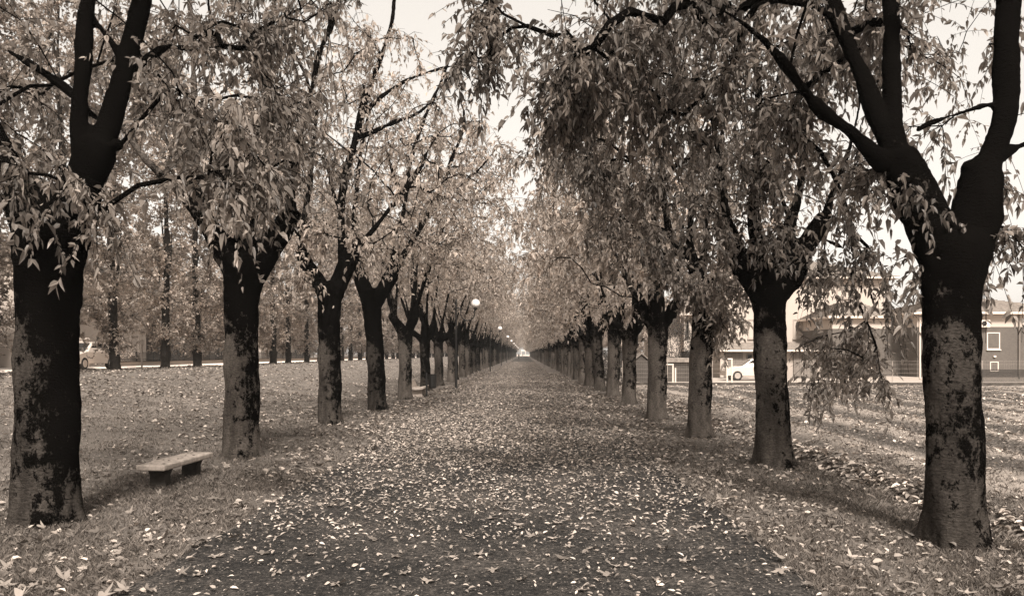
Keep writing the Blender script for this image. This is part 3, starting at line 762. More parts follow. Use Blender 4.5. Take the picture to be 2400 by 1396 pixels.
def row(side, pos, first, x, spacing, end):
    y = pos[-1][1] + spacing
    while y < end: pos.append((x + random.uniform(-.12, .12), y + random.uniform(-.35, .35))); y += spacing
    for i, (px, py) in enumerate(pos):
        k = i + first
        word = 'left' if side == 'L' else 'right'
        w, c = protos[side][(i * 3 + (i // 4)) % 4 if i > 3 else i % 4]
        if (side, k) in LOOK: lab = LOOK[(side, k)] + ', %s of the %s row' % (ORD[k], word)
        elif k < 20: lab = '%s tree of the %s row counted from the camera, leafy crown over the path' % (ORD[k], word)
        else: lab = 'far-off small tree of the %s row, trunk merging with its neighbours' % word
        s = random.uniform(.90, 1.10)
        # keep the path side of each crown toward the path: only small turns, or a half turn about the row's own axis via mirroring the depth
        rz = random.uniform(-.25, .25)
        t = tree_thing('pollarded_tree', (px, py, gz1(px, py)), w, c, lab, 'tree', GL if side == 'L' else GR, rz, s)
        t.rotation_euler.x = random.uniform(-.03, .03); t.rotation_euler.y = random.uniform(-.035, .035)
        if i % 2: t.scale = (s, -s, s)
row('L', leftpos, 4, -4.85, 5.55, 470)
row('R', rightpos, 3, 3.75, 5.15, 470)

# ---- columnar poplars along the side road
def poplar(seed, h=17, nt=560, lpt=8):
    rng = np.random.default_rng(seed)
    wob = rng.uniform(-.2, .2, 3)
    tr = [(0, 0, -.2, .30), (0, 0, .3, .24), (wob[0] * .5, 0, 3, .20), (wob[0], wob[1], 7, .15), (wob[2], wob[1], 12, .08), (0, 0, h, .015)]
    L = [tr, [(.05, 0, 2.6, .08), (.25, .1, 4.5, .06), (.3, .1, 7, .02)], [(-.05, 0, 4, .08), (-.3, -.1, 6.5, .05), (-.3, 0, 9.5, .02)], [(0, .05, 6.4, .06), (.15, .3, 9, .04), (.1, .3, 12, .02)]]
    T = []
    while len(T) < nt:
        z = .8 + (h - .8) * rng.uniform(0, 1) ** .9; rmax = 1.95 * min(1, (h - z) / 4 + .15) * (.3 + .7 * min(1, z / 3.5)); a = rng.uniform(0, 6.28); r = rmax * rng.uniform(.1, 1) ** .7
        T.append((math.cos(a) * r, math.sin(a) * r, z))
    T = np.array(T)
    # suckers round the foot keep the branches connected low down
    for q in range(7):
        a = q * .9 + rng.uniform(0, .4); L.append([(math.cos(a) * .12, math.sin(a) * .12, -.1, .03), (math.cos(a) * .3, math.sin(a) * .3, .8, .02), (math.cos(a) * .5, math.sin(a) * .5, 2.3, .012)])
    for k in range(1, len(L)):
        pass
    return build_tree('poplar_%d' % seed, L, T, seed, M['bark_plain'], M['leaf_poplar'], voxel=.05, leaf=.12, lpt=lpt, twigs=6, droop=-.35, up=1.5, step=.5, twl=.5, lthick=.75, jit=.1)
pop = [poplar(501), poplar(502, 15.5), poplar(503, 18)]
GP = 'columnar poplars along the side road'
near_pop = ['poplar with ivy-dark foot, first right of the nearest left tree', 'poplar second right of the nearest left tree, bushy at the foot',
            'poplar with a clear dark foot by the low wall, third from the left', 'poplar mostly hidden behind the trunk of the bench tree', 'poplar partly hidden by the right side of the bench tree',
            'poplar with bare dark stem right of the bench tree', 'poplar just right of the bare-stemmed one', 'poplar just left of the slender third tree of the path', 'poplar hidden behind the slender third tree']
y = 22.2; i = -3
while y < 330:
    x = -18.5 + random.uniform(-.15, .15)
    lab = near_pop[i] if 0 <= i < len(near_pop) else ('poplar at the far left, half hidden by the nearest tree' if i < 0 else 'distant columnar poplar seen between the trunks of the left row')
    w, c = pop[(i * 2 + i // 3) % 3]
    tree_thing('poplar_tree', (x, y + random.uniform(-.3, .3), gz1(x, y)), w, c, lab, 'tree', GP, random.uniform(0, 6.28), random.uniform(.92, 1.08))
    y += 4.3; i += 1
    if i == 0: y = 35
# ---- background trees closing the view
def broad(seed, h=9):
    rng = np.random.default_rng(seed)
    L = [[(0, 0, -.1, .3), (0, 0, 1, .24), (.1, 0, 2.6, .22), (.1, 0, 3.6, .15)]]
    for k in range(5):
        a = k * 1.26 + rng.uniform(-.3, .3); s = rng.uniform(.8, 1.8)
        L.append([(.1, 0, 2.6, .13), (math.cos(a) * s * .5, math.sin(a) * s * .5, 4.0, .09), (math.cos(a) * s, math.sin(a) * s, 6.5, .03)])
    T = blob_targets(rng, 340, (0, 0, 5.6), (3.6, 3.6, 3.6), 2.0)
    return build_tree('broad_%d' % seed, L, T, seed, M['bark_plain'], M['leaf_poplar'], voxel=.06, leaf=.17, lpt=7, twigs=5, droop=.2, up=.6, step=.5, lthick=.6)
brd = [broad(601), broad(602)]
spots = [(-33, 66, 1.3), (-40, 80, 1.5), (-34, 96, 1.3), (-44, 110, 1.6), (-36, 128, 1.4), (-48, 150, 1.6), (-34, 168, 1.3), (-40, 190, 1.5), (-34, 230, 1.5), (-52, 64, 1.5), (-58, 92, 1.7),
         (9, 62, .8), (7.5, 78, .9), (8, 95, 1.0), (9, 112, 1.0), (8, 130, 1.1), (9, 155, 1.1), (8, 185, 1.1), (10, 220, 1.2), (9, 260, 1.2), (46, 84, 1.0), (34, 92, 1.05), (15, 118, 1.2), (22, 110, 1.2), (12, 86, 1.0), (30, 130, 1.2),
         (-7, 600, 1.1), (9, 610, 1.2), (-12, 560, 1.1), (13, 560, 1.1)]
for k, (x, y, s) in enumerate(spots):
    w, c = brd[k % 2]
    if k < 11: lab = 'bushy background tree beyond the side road on the left'
    elif k < 26: lab = 'background tree behind the right-hand gardens and houses'
    else: lab = 'tiny tree beside the bright far end of the path'
    tree_thing('background_tree', (x, y, gz1(x, y)), w, c, lab, 'tree', ('background trees on the left', 'background trees on the right', 'trees at the end of the path')[0 if k < 11 else 1 if k < 26 else 2], k * 1.7, s)

# ---- dark shrubs and hedges
def shrub(name, loc, size, n, mat, label, cat, seed, leaf=.1, group=None):
    rng = np.random.default_rng(seed)
    t = empty(name, loc, label, cat, group)
    v = unit(rng.normal(size=(n, 3))); v[:, 2] = np.abs(v[:, 2]) if False else v[:, 2]
    rr = rng.uniform(.35, 1, n) ** .5
    lump = np.array([1 + .3 * mnoise.noise(Vector((a[0] * 2 + seed, a[1] * 2, a[2] * 2))) for a in v])
    P = v * (rr * lump)[:, None] * np.array(size) / 2 + np.array([0, 0, size[2] / 2])
    P = P[P[:, 2] > .02]; n = len(P)
    U = unit(rng.normal(size=(n, 3)) + v[:n] * .5)
    ln = leaf * rng.uniform(.6, 1.3, n)
    V, Fq = leaves_np(P, U, ln, ln * .55, rng)
    link('foliage', np_mesh(name, V, Fq, 4, mat, np.repeat(rng.uniform(0, 1, n), 2)), t)
    mb = MB()
    for q in range(6):
        a = q * 1.05; mb.tube([(0, 0, -.05), (math.cos(a) * size[0] * .15, math.sin(a) * size[1] * .15, size[2] * .4), (math.cos(a) * size[0] * .28, math.sin(a) * size[1] * .28, size[2] * .75)], [.03, .02, .008], 5)
    mb.build('stems', M['bark_plain'], t)
    return t
def hedge(name, loc, sx, sy, sz, n, mat, label, seed, rz=0):
    rng = np.random.default_rng(seed)
    P = rng.uniform(-.5, .5, (n, 3)) * np.array([sx, sy, sz]); P[:, 2] += sz / 2
    P += rng.normal(size=(n, 3)) * .06
    U = unit(rng.normal(size=(n, 3))); ln = .11 * rng.uniform(.6, 1.4, n)
    V, Fq = leaves_np(P, U, ln, ln * .6, rng)
    o = link(name, np_mesh(name, V, Fq, 4, mat, np.repeat(rng.uniform(0, 1, n), 2)), None, loc); o.rotation_euler.z = rz
    return tag(o, label, 'hedge')
zr = .98
shrub('shrub', (-22.7 - 5.5, 61, zr), (2.6, 2.6, 2.6), 2600, M['leaf_hedge'], 'dark rounded shrub over the low wall by the third poplar', 'shrub', 701)
shrub('shrub', (-28.3, 52.5, zr), (3.2, 3.0, 1.9), 2600, M['leaf_poplar'], 'pale bushy shrub beside the second poplar by the gate', 'shrub', 702)
shrub('shrub', (-28.2, 75, zr), (2.6, 3.4, 2.4), 2400, M['leaf_hedge'], 'dark shrub right behind the trunk of the bench tree', 'shrub', 703)
shrub('shrub', (-28.2, 98, zr), (2.4, 4, 2.2), 2000, M['leaf_hedge'], 'dark shrub far along the side road wall', 'shrub', 704)
shrub('shrub', (11.2, 57.3, 0), (3.4, 3.0, 4.7), 5200, M['leaf_hedge'], 'dense dark shrub left of the white house above the shed', 'shrub', 705)
hedge('hedge', (6.2, 120, 0), 1.2, 145, 2.1, 22000, M['leaf_hedge'], 'long dark hedge running behind the right row of trees', 706)
hedge('hedge', (-28.2, 190, .95), 1.2, 150, 2.6, 15000, M['leaf_hedge'], 'long dark hedge beyond the side road far on the left', 707)

# ------------------------------------------------------------ litter and grass
def in_path(x): return (x > PX0) & (x < PX1)
def scatter(n, x0, x1, y0, y1, bias=1.0, rng=RNG):
    """y density falls off with distance as y^-bias"""
    u = rng.uniform(0, 1, n)
    if bias == 1: y = y0 * (y1 / y0) ** u
    else: e = 1 - bias; y = (y0 ** e + u * (y1 ** e - y0 ** e)) ** (1 / e)
    return rng.uniform(x0, x1, n), y
def litter(name, parts, leaf, mat, label, seed, lift=.012, clump=None, asp=.42, pw=1.3):
    rng = np.random.default_rng(seed); X = []; Y = []
    for (n, x0, x1, y0, y1, b) in parts:
        x, y = scatter(n, x0, x1, y0, y1, b, rng)
        if clump is not None:
            cn = np.array([mnoise.noise(Vector((a * .8, c * .35, seed))) + .5 * mnoise.noise(Vector((a * 3, c * 2.2, seed))) for a, c in zip(x, y)])
            cn = cn - .45 * (x > 5.6) * (np.sin(x * 3.4 + .6 * np.sin(y * .23)) < -.35)
            k = rng.uniform(-.5, .5, n) < cn * clump[0] + clump[1]; x = x[k]; y = y[k]
        X.append(x); Y.append(y)
    X = np.concatenate(X); Y = np.concatenate(Y); n = len(X)
    a = rng.uniform(0, 6.283, n); tilt = rng.normal(0, .28, n)
    U = np.stack([np.cos(a), np.sin(a), tilt], -1); U = unit(U)
    Nn = unit(rng.normal(size=(n, 3)) * .32 + np.array([0, 0, 1.0]))
    Z = gz(X, Y) + lift + np.abs(rng.normal(0, .012, n)) + np.where(in_path(X), .012, .008)
    ln = leaf * rng.uniform(.4, 1.4, n) * np.clip(.62 + Y * .025, .6, 1.25)
    V, Fq = leaves_np(np.stack([X, Y, Z + .01], -1), U, ln, ln * asp * rng.uniform(.7, 1.3, n), rng, nrm=Nn, droop=.05)
    k = np.repeat(np.arange(n), 6)
    base = gz(V[:, 0], V[:, 1]) + .022
    V[:, 2] = np.maximum(V[:, 2], base)
    lv = rng.uniform(0, 1, n) ** pw
    o = link(name, np_mesh(name, V, Fq, 4, mat, np.repeat(lv, 2)))
    return tag(o, label, 'leaves', kind='stuff')
litter('fallen_leaves', [(2000, PX0, PX1, 4.2, 14, .0), (2500, PX0, PX1, 6, 16, .0), (3500, PX0, PX1, 7.5, 18, .0), (6500, PX0, PX1, 9, 25, .1), (19000, PX0, PX1, 12.5, 60, .4), (62000, PX0, PX1, 15, 170, .3)], .062, M['leaf_fallen'], 'small pale fallen leaves strewn over the dark asphalt path', 801)
litter('fallen_leaves', [(7000, PX0 - 1.1, PX0 + .12, 4.5, 70, .1), (7000, PX1 - .12, PX1 + 1.1, 4.5, 70, .1), (22000, -19.5, PX0, 4.5, 42, .5), (32000, -19.5, PX0, 16, 110, .3)], .085, M['leaf_fallen'], 'fallen leaves scattered over the left lawn and both path borders', 802, clump=(.9, .05), asp=.55, pw=1.9)
litter('fallen_leaves', [(60000, PX1 + .1, 24, 5, 43.5, .7)], .085, M['leaf_fallen'], 'thick carpet of pale leaves over the right-hand field', 803, clump=(.9, .15), asp=.5, pw=1.5)
litter('fallen_leaves', [(5000, 4.75, 5.6, 6, 40, .6)], .12, M['leaf_fallen'], 'leaves piled in the shallow ditch behind the right row', 804, lift=.03, asp=.55)

def lobed_leaf(size, seed):
    """a dry plane-tree leaf: five pointed lobes, cupped and curled"""
    rng = random.Random(seed)
    pts = []
    lobes = [(-128, .55), (-66, .86), (0, 1.0), (66, .86), (128, .55)]
    for i, (a, r) in enumerate(lobes):
        for da, rr in ((-17, .62), (-9, .78), (0, 1.0), (9, .76), (17, .60)):
            pts.append((a + da, r * rr * rng.uniform(.9, 1.08)))
        if i < 4: pts.append((a + 33, .34 * rng.uniform(.85, 1.1)))
    pts = [(-172, .12)] + pts + [(172, .12)]
    cup = rng.uniform(.25, .6); tw = rng.uniform(-.25, .25); ph = rng.uniform(0, 6)
    V = [(0, 0, .0)]
    for f in (.5, 1.0):
        for a, r in pts:
            x = math.sin(R(a)) * r * f; y = math.cos(R(a)) * r * f
            z = cup * (r * f) ** 2 * (.5 + .5 * math.sin(2 * R(a) + ph)) + tw * x * y + .05 * math.sin(R(a) * 5) * f
            V.append((x * size / 2, y * size / 2, z * size / 2))
    n = len(pts); Fc = []
    for i in range(n):
        j = (i + 1) % n; Fc.append((0, 1 + i, 1 + j)); Fc.append((1 + i, 1 + n + i, 1 + n + j, 1 + j))
    # stalk
    k = len(V); s = size / 2
    V += [(-.02 * s, 0, .01 * s), (.02 * s, 0, .01 * s), (.012 * s + .1 * s, -.75 * s, .12 * s), (-.012 * s + .1 * s, -.75 * s, .12 * s)]
    Fc.append((k, k + 1, k + 2, k + 3))
    zm = min(v[2] for v in V)
    return [(v[0], v[1], v[2] - zm) for v in V], Fc
bigm = []
for k in range(6):
    V, Fc = lobed_leaf(.21, 900 + k)
    fi = [i for q in Fc for i in q]
    bigm.append(np_mesh('lobed_leaf_%d' % k, V, fi, [len(q) for q in Fc], M['leaf_big'], [(.15 + .7 * ((k * 37) % 10) / 10)] * len(Fc), smooth=True))
GB = 'large lobed leaves on the asphalt'
spots = [(615, 1303), (652, 1350), (688, 1237), (728, 1304), (560, 1290), (1150, 1220), (1177, 1182), (1185, 1198), (1220, 1236), (1248, 1262), (1300, 1267), (1330, 1285), (1322, 1314), (1445, 1333), (1425, 1353), (925, 1310), (1065, 1310), (1120, 1305),
         (945, 1350), (1000, 1370), (1155, 1342), (1220, 1365), (1090, 1154), (1015, 1198), (820, 1240), (1310, 1230), (1390, 1290), (1560, 1290), (1600, 1320), (1690, 1290), (770, 1190), (870, 1150), (1405, 1200), (1520, 1180), (500, 1310), (460, 1355), (1540, 1365), (1360, 1390), (790, 1375), (880, 1270), (1640, 1240), (960, 1180), (1350, 1150), (1240, 1130), (1480, 1235)]
for k, (px, py) in enumerate(spots):
    x, y = G(px, py)
    o = link('fallen_lobed_leaf', bigm[k % 6], None, (x, y, .028)); o.rotation_euler = (random.uniform(-.12, .12), random.uniform(-.12, .12), random.uniform(0, 6.28))
    s = random.uniform(.7, 1.15) if k else 1.25; o.scale = (s, s, s)
    tag(o, 'large dry lobed leaf lying curled on the dark asphalt', 'leaf', GB)
# more of them in the grass, uncountable among the rest
rng = np.random.default_rng(77); V = []; Fi = []; Fs = []; Lv = []
for k in range(900):
    side = k % 3
    if side == 0: x = rng.uniform(-7, PX0 + .3)
    elif side == 1: x = rng.uniform(PX1 - .2, 5.2)
    else: x = rng.uniform(-15, PX0)
    y = 4.6 * (28 / 4.6) ** rng.uniform(0, 1)
    v, fc = lobed_leaf(.17 * rng.uniform(.7, 1.3), 2000 + k); a = rng.uniform(0, 6.28); tx, ty = rng.normal(0, .3, 2)
    z = gz1(x, y) + .035; o0 = len(V)
    for (p, q, r) in v: V.append((x + p * math.cos(a) - q * math.sin(a), y + p * math.sin(a) + q * math.cos(a), z + r + max(0, tx * p + ty * q + .02)))
    for q in fc: Fi += [i + o0 for i in q]; Fs.append(len(q))
    Lv += [rng.uniform(0, 1) ** 2 * .8] * len(fc)
tag(link('fallen_leaves', np_mesh('fallen_leaves_lobed', V, Fi, Fs, M['leaf_big'], Lv, smooth=True)), 'dry lobed plane leaves caught in the grass along the path', 'leaves', kind='stuff')

def grass(name, parts, label, seed, h=.05):
    rng = np.random.default_rng(seed); X = []; Y = []
    for (n, x0, x1, y0, y1, b) in parts:
        x, y = scatter(n, x0, x1, y0, y1, b, rng)
        cn = np.array([mnoise.noise(Vector((a * 1.1, c * 1.1, seed))) + .4 * mnoise.noise(Vector((a * 4, c * 4, seed))) for a, c in zip(x, y)])
        k = rng.uniform(-.6, .5, n) < cn + .1
        X.append(x[k]); Y.append(y[k])
    X = np.concatenate(X); Y = np.concatenate(Y); n = len(X); Z = gz(X, Y)
    hh = h * rng.uniform(.4, 1.5, n) * (1 + .6 * np.exp(-((X - 4.75) / .35) ** 2)); w = (.0018 + .00035 * Y) * rng.uniform(.7, 1.3, n)
    a = rng.uniform(0, 6.28, n); dx, dy = np.cos(a) * w, np.sin(a) * w
    lx, ly = rng.normal(0, .5, n) * hh, rng.normal(0, .5, n) * hh
    V = np.stack([np.stack([X - dx, Y - dy, Z], -1), np.stack([X + dx, Y + dy, Z], -1), np.stack([X + lx * .4 + dx * .6, Y + ly * .4 + dy * .6, Z + hh * .65], -1), np.stack([X + lx, Y + ly, Z + hh], -1)], 1).reshape(-1, 3)
    k = np.arange(n)[:, None] * 4
    Fq = (k + np.array([0, 1, 2, 3])).reshape(-1)
    return tag(link(name, np_mesh(name, V, Fq, 4, M['grass'], rng.uniform(0, 1, n))), label, 'grass', kind='stuff')
grass('grass', [(150000, -14, PX0 - .02, 4.6, 30, 1), (70000, -6, PX0, 4.6, 12, 1)], 'short worn grass of the left lawn', 811)
grass('grass', [(130000, PX1 + .02, 16, 4.8, 34, 1), (70000, PX1, 6, 4.8, 13, 1)], 'rough grass under the right row and in the field', 812)

# ------------------------------------------------------------ furniture
# low stone bench beside the nearest left trees
ax, ay, _ = W(388, 1095, 10.25)
b = empty('stone_bench', (-4.95, 10.95, gz1(-4.95, 10.95)), 'low stone bench with thick pale slab on two dark block legs', 'bench', None, R(-3.5))
mb = MB()
n = 10
slab = MB().box(-.20, .20, -.70, .70, .255, .335)
slab.build('seat', M['concrete'], b, bevel=.022, seg=3)
for s in (-.42, .44):
    lg = MB()
    lg.prism([(-.125, -.12), (.10, -.12), (.105, .17), (.14, .253), (-.165, .253), (-.125, .17)], 'y', s - .07, s + .07)
    lg.build('leg', M['concrete_dark'], b, bevel=.012)
# leaves lying on the bench
rg = np.random.default_rng(5); nb = 16
X_ = rg.uniform(-.17, .17, nb); Y_ = rg.uniform(-.62, .62, nb); a_ = rg.uniform(0, 6.28, nb); cr, sr = math.cos(R(-3.5)), math.sin(R(-3.5))
Pb = np.stack([b.location.x + X_ * cr - Y_ * sr, b.location.y + X_ * sr + Y_ * cr, np.full(nb, b.location.z + .343)], -1)
Vb, Fb = leaves_np(Pb, np.stack([np.cos(a_), np.sin(a_), np.zeros(nb)], -1), rg.uniform(.03, .075, nb), rg.uniform(.015, .035, nb), rg, nrm=np.tile([0, 0, 1.], (nb, 1)), droop=0)
tag(link('fallen_leaves', np_mesh('fallen_leaves_bench', Vb, Fb, 4, M['leaf_crown_small'] if 'leaf_crown_small' in M else M['leaf_dark'], rg.uniform(0, .5, nb * 2))), 'small dark leaves lying on the stone bench slab', 'leaves', kind='stuff')
# white moulded seat half hidden by the fifth tree
sx, sy = -4.48, 33.2
b = empty('park_seat', (sx, sy, gz1(sx, sy)), 'white moulded park seat half hidden behind the fifth left tree', 'bench', None, 0)
prof = [(-.30, .40), (-.10, .36), (.15, .40), (.33, .46), (.40, .50), (.42, .46), (.36, .39), (.20, .30), (-.10, .27), (-.34, .32)]
MB().prism(prof, 'y', -.85, .85).build('seat', M['plaster'], b, bevel=.02)
MB().prism([(-.38, .30), (-.26, .40), (-.36, .66), (-.43, .68), (-.46, .64)], 'y', -.85, .85).build('backrest', M['plaster'], b, bevel=.015)
for s in (-.6, .6): MB().prism([(-.30, -.05), (.18, -.05), (.12, .29), (-.24, .29)], 'y', s - .06, s + .06).build('leg', M['plaster'], b, bevel=.01)
# litter bin
x, y = G(1000, 932)
b = empty('litter_bin', (x, y, gz1(x, y)), 'black drum litter bin hung on a post beside the path', 'litter bin')
MB().box(-.035, .035, -.035, .035, -.1, 1.03).build('post', M['metal_dark'], b, bevel=.006)
MB().lathe([(.13, .40), (.165, .44), (.17, .95), (.18, .96), (.18, .985), (.16, .985), (.155, .9), (.02, .88)], (.235, .06, 0), 24).build('drum', M['metal_dark'], b, smooth=False)
MB().box(.02, .10, -.02, .10, .84, .88).box(.02, .10, -.02, .10, .56, .60).build('bracket', M['metal_dark'], b)
# globe lamps
GLA = 'globe lamps along the left edge of the path'
def lamp_parts(t):
    MB().lathe([(.10, -.1), (.10, .05), (.065, .10), (.055, .9), (.05, 1.0), (.045, 4.55), (.03, 4.62), (.012, 4.66)], n=12).build('post', M['metal_dark'], t)
    pts = []
    # a bar leaves the post and swings down and up again like a hook
    pts.append((.03, 0, 4.18)); pts.append((.15, 0, 4.20)); pts.append((.24, 0, 4.12))
    for k in range(13):
        a = R(172 + k * 16.5); pts.append((.60 + .36 * math.cos(a), 0, 3.92 + .38 * math.sin(a)))
    pts.append((1.0, 0, 4.12))
    MB().tube(pts, .026, 8).build('arm', M['metal_dark'], t, smooth=True)
    MB().lathe([(.035, 4.06), (.05, 4.10), (.10, 4.14), (.11, 4.20), (.09, 4.22)], (1.0, 0, 0), 16).build('lamp_holder', M['metal_dark'], t)
    pr = [(.235 * math.sin(R(a)), 4.42 - .235 * math.cos(R(a))) for a in range(12, 180, 12)]
    MB().lathe(pr, (1.0, 0, 0), 24).build('globe', M['globe'], t, smooth=True)
x1, y1 = G(1069, 912)
lamps = [(x1, y1), G(1149, 870), G(1175, 856), (-3.6, 159), (-3.6, 199), (-3.6, 239), (-3.6, 279), (-3.6, 319), (-3.6, 359)]
llab = ['globe lamp on a tall dark post, nearest and largest beside the path', 'second globe lamp from the camera, its white ball against pale leaves', 'third globe lamp from the camera, partly veiled by leaves']
lamp0 = None
for k, (x, y) in enumerate(lamps):
    if k == 0:
        lamp0 = empty('street_lamp', (x, y, gz1(x, y)), llab[0], 'street lamp', GLA); lamp_parts(lamp0)
    else:
        t = lamp0.copy(); col.objects.link(t); t.location = (x, y, gz1(x, y))
        t['label'] = llab[k] if k < 3 else 'tiny distant globe lamp near the vanishing point of the path'
        for ch in list(lamp0.children):
            c = ch.copy(); col.objects.link(c); c.parent = t
# railing at the right edge far along the path
b = empty('path_railing', (2.62, 100, 0), 'short dark metal railing at the right edge far along the path', 'railing')
MB().tube([(0, 0, -.1), (0, 0, .95), (1.3, 0, .95), (1.3, 0, -.1)], .03, 6).build('frame', M['metal_dark'], b)
for k in range(7): MB().tube([(.16 * (k + 1), 0, .1), (.16 * (k + 1), 0, .95)], .014, 5).build('bar', M['metal_dark'], b)
# sign post on the lawn edge
x, y, z = W(332, 866, 43)
b = empty('sign_post', (-20.0, 40.2, gz1(-20.0, 40.2)), 'thin street sign post between the first two poplars', 'sign post')
MB().tube([(0, 0, -.2), (0, 0, 1.55)], .045, 8).build('post', M['metal_grey'], b)
MB().box(-.10, .10, -.02, .01, 1.25, 1.52).build('plate', M['metal_grey'], b, bevel=.005)

# walkers
def person(loc, label, rz, stride, coat, trousers):
    me = bpy.data.meshes.new('walker'); s = stride
    J = [(0, 0, .95, .14), (0, 0, 1.12, .13), (0, 0, 1.30, .16), (0, 0, 1.44, .13), (0, 0, 1.51, .055), (0, -.01, 1.58, .07), (0, -.01, 1.67, .095), (0, -.01, 1.74, .07),
         (.10, 0, .90, .10), (.10, -s * .5, .50, .065), (.10, -s * .75, .10, .045), (.10, -s * .75 - .16, .04, .04),
         (-.10, 0, .90, .10), (-.10, s * .2, .50, .065), (-.10, s * .9, .12, .045), (-.10, s * .9 - .15, .04, .04),
         (.20, 0, 1.40, .065), (.25, s * .3, 1.13, .05), (.25, s * .2 - .1, .90, .036), (.25, s * .2 - .14, .80, .035),
         (-.20, 0, 1.40, .065), (-.25, -s * .2, 1.13, .05), (-.25, -s * .45, .90, .036), (-.25, -s * .5, .80, .035)]
    E = [(0, 1), (1, 2), (2, 3), (3, 4), (4, 5), (5, 6), (6, 7), (0, 8), (8, 9), (9, 10), (10, 11), (0, 12), (12, 13), (13, 14), (14, 15), (3, 16), (16, 17), (17, 18), (18, 19), (3, 20), (20, 21), (21, 22), (22, 23)]
    me.from_pydata([j[:3] for j in J], E, [])
    sk = me.skin_vertices.new() if hasattr(me.skin_vertices, 'new') else None
    o = bpy.data.objects.new('person', me); col.objects.link(o)
    o.modifiers.new('skin', 'SKIN'); 
    for v, j in zip(me.skin_vertices[0].data, J): v.radius = (j[3], j[3])
    me.skin_vertices[0].data[0].use_root = True
    ss = o.modifiers.new('sub', 'SUBSURF'); ss.levels = 1; ss.render_levels = 1
    dg = bpy.context.evaluated_depsgraph_get(); m2 = bpy.data.meshes.new_from_object(o.evaluated_get(dg))
    bpy.data.objects.remove(o)
    m2.materials.clear(); m2.materials.append(coat); m2.materials.append(M['skin'])
    for p in m2.polygons:
        p.use_smooth = True
        if p.center.z > 1.52 or (p.center.z < .84 and abs(p.center.x) > .2): p.material_index = 1
    o = link('person', m2, None, loc); o.rotation_euler.z = rz
    tag(o, label, 'person')
    hb = MB().lathe([(.03, 1.80), (.09, 1.775), (.112, 1.71), (.11, 1.66), (.09, 1.60)], (0, .02, 0), 14)
    hb.build('hair', M['cloth_dark'], o, smooth=True)
    MB().lathe([(.16, 1.0), (.175, 1.2), (.19, 1.38), (.12, 1.47)], (0, 0, 0), 12).build('jacket', coat, o, smooth=True)
    return o
person((-1.7, 255, .02), 'person in dark clothes walking on the left of the distant path', 0, .3, M['cloth_dark'], M['cloth_dark'])
person((-.6, 380, .02), 'smaller person in grey clothes further away near the path end', R(180), .28, M['metal_grey'], M['cloth_dark'])

# ------------------------------------------------------------ right side: wall, fence, gardens, houses
YW = 44.3
w = MB().box(5.6, 40, YW, YW + .22, -.3, .17)
tag(w.build('garden_wall', M['concrete_wall'], bevel=.01), 'low dark mossy wall across the far edge of the right field', 'wall')
w = MB().box(5.55, 5.75, YW + .23, 160, -.3, .17)
tag(w.build('garden_wall', M['concrete_wall']), 'low dark wall running away behind the right row of trees', 'wall')
f = empty('wire_fence', (5.7, YW + .11, .17), 'wire mesh fence standing on the low wall across the field', 'fence')
px_posts = [0, 2.6, 5.2, 7.8, 10.4, 13, 15.6, 18.2, 20.8, 23.4, 26, 28.6, 31.2, 33.8]
for k, p in enumerate(px_posts): MB().tube([(p, 0, 0), (p, 0, 1.27)], .022, 6).build('post', M['metal_grey'], f)
wm = MB()
for z in (.05, .3, .55, .8, 1.05, 1.25): wm.box(0, 34, -.003, .003, z - .003, z + .003)
for k in range(0, 340): wm.box(k * .1 - .0012, k * .1 + .0012, .004, .007, .02, 1.25)
wm.build('wire_mesh', M['metal_grey'], f)
ne = empty('shade_net', (0, 0, 0), 'dark shade netting stretched along the fence right of the massive trunk', 'netting')
nm = MB()
for k in range(60): nm.box(26.0, 38, YW + .06, YW + .066, .20 + k * .0125, .2085 + k * .0125)
nm.build('netting', M['net'], ne)
for p in (26.0, 30.0, 34.0, 38.0): MB().tube([(p, YW + .03, .15), (p, YW + .03, 1.2)], .02, 6).build('post', M['metal_dark'], ne)
# white goal-like frames in front of the garages
def frame_gate(px0, px1, py0, D, label):
    x0, _, z1 = W(px0, py0, D); x1, _, _ = W(px1, py0, D)
    t = empty('pipe_goal', (x0, D, .05), label, 'goal')
    MB().tube([(0, 0, 0), (0, 0, z1 - .05)], .05, 6).build('upright', M['white'], t)
    MB().tube([(x1 - x0, 0, 0), (x1 - x0, 0, z1 - .05)], .05, 6).build('upright', M['white'], t)
    MB().tube([(-.04, 0, z1 - .05), (x1 - x0 + .04, 0, z1 - .05)], .05, 6).build('crossbar', M['white'], t)
frame_gate(1540, 1577, 854, 46.5, 'white pipe frame in front of the dark board fence by the shed')
frame_gate(1704, 1715, 841, 46.5, 'narrow white frame in front of the ribbed garage door')
x, _, _ = W(1583, 860, 46.5)
tag(MB().tube([(x, 46.5, .0), (x, 46.5, .98)], .05, 6).build('white_stake', M['white']), 'short white stake just right of the pipe frame', 'stake')
# garden shed
D = 48.5
x0 = W(1486, 0, D)[0]; x1 = W(1521, 0, D)[0]
t = empty('garden_shed', ((x0 + x1) / 2, D, 0), 'dark boarded garden shed with a pale gabled roof edge', 'shed')
hw = (x1 - x0) / 2
MB().prism([(-hw, -.1), (hw, -.1), (hw, 1.35), (0, 1.78), (-hw, 1.35)], 'y', 0, 2.4).build('walls', M['planks'], t)
MB().prism([(-hw - .12, 1.33), (0, 1.81), (hw + .12, 1.33), (hw + .12, 1.40), (0, 1.88), (-hw - .12, 1.40)], 'y', -.12, 2.5).build('roof', M['plaster_grey'], t)
MB().box(hw - .03, hw + .06, -.05, .03, 0, 1.34).build('corner_post', M['white'], t)
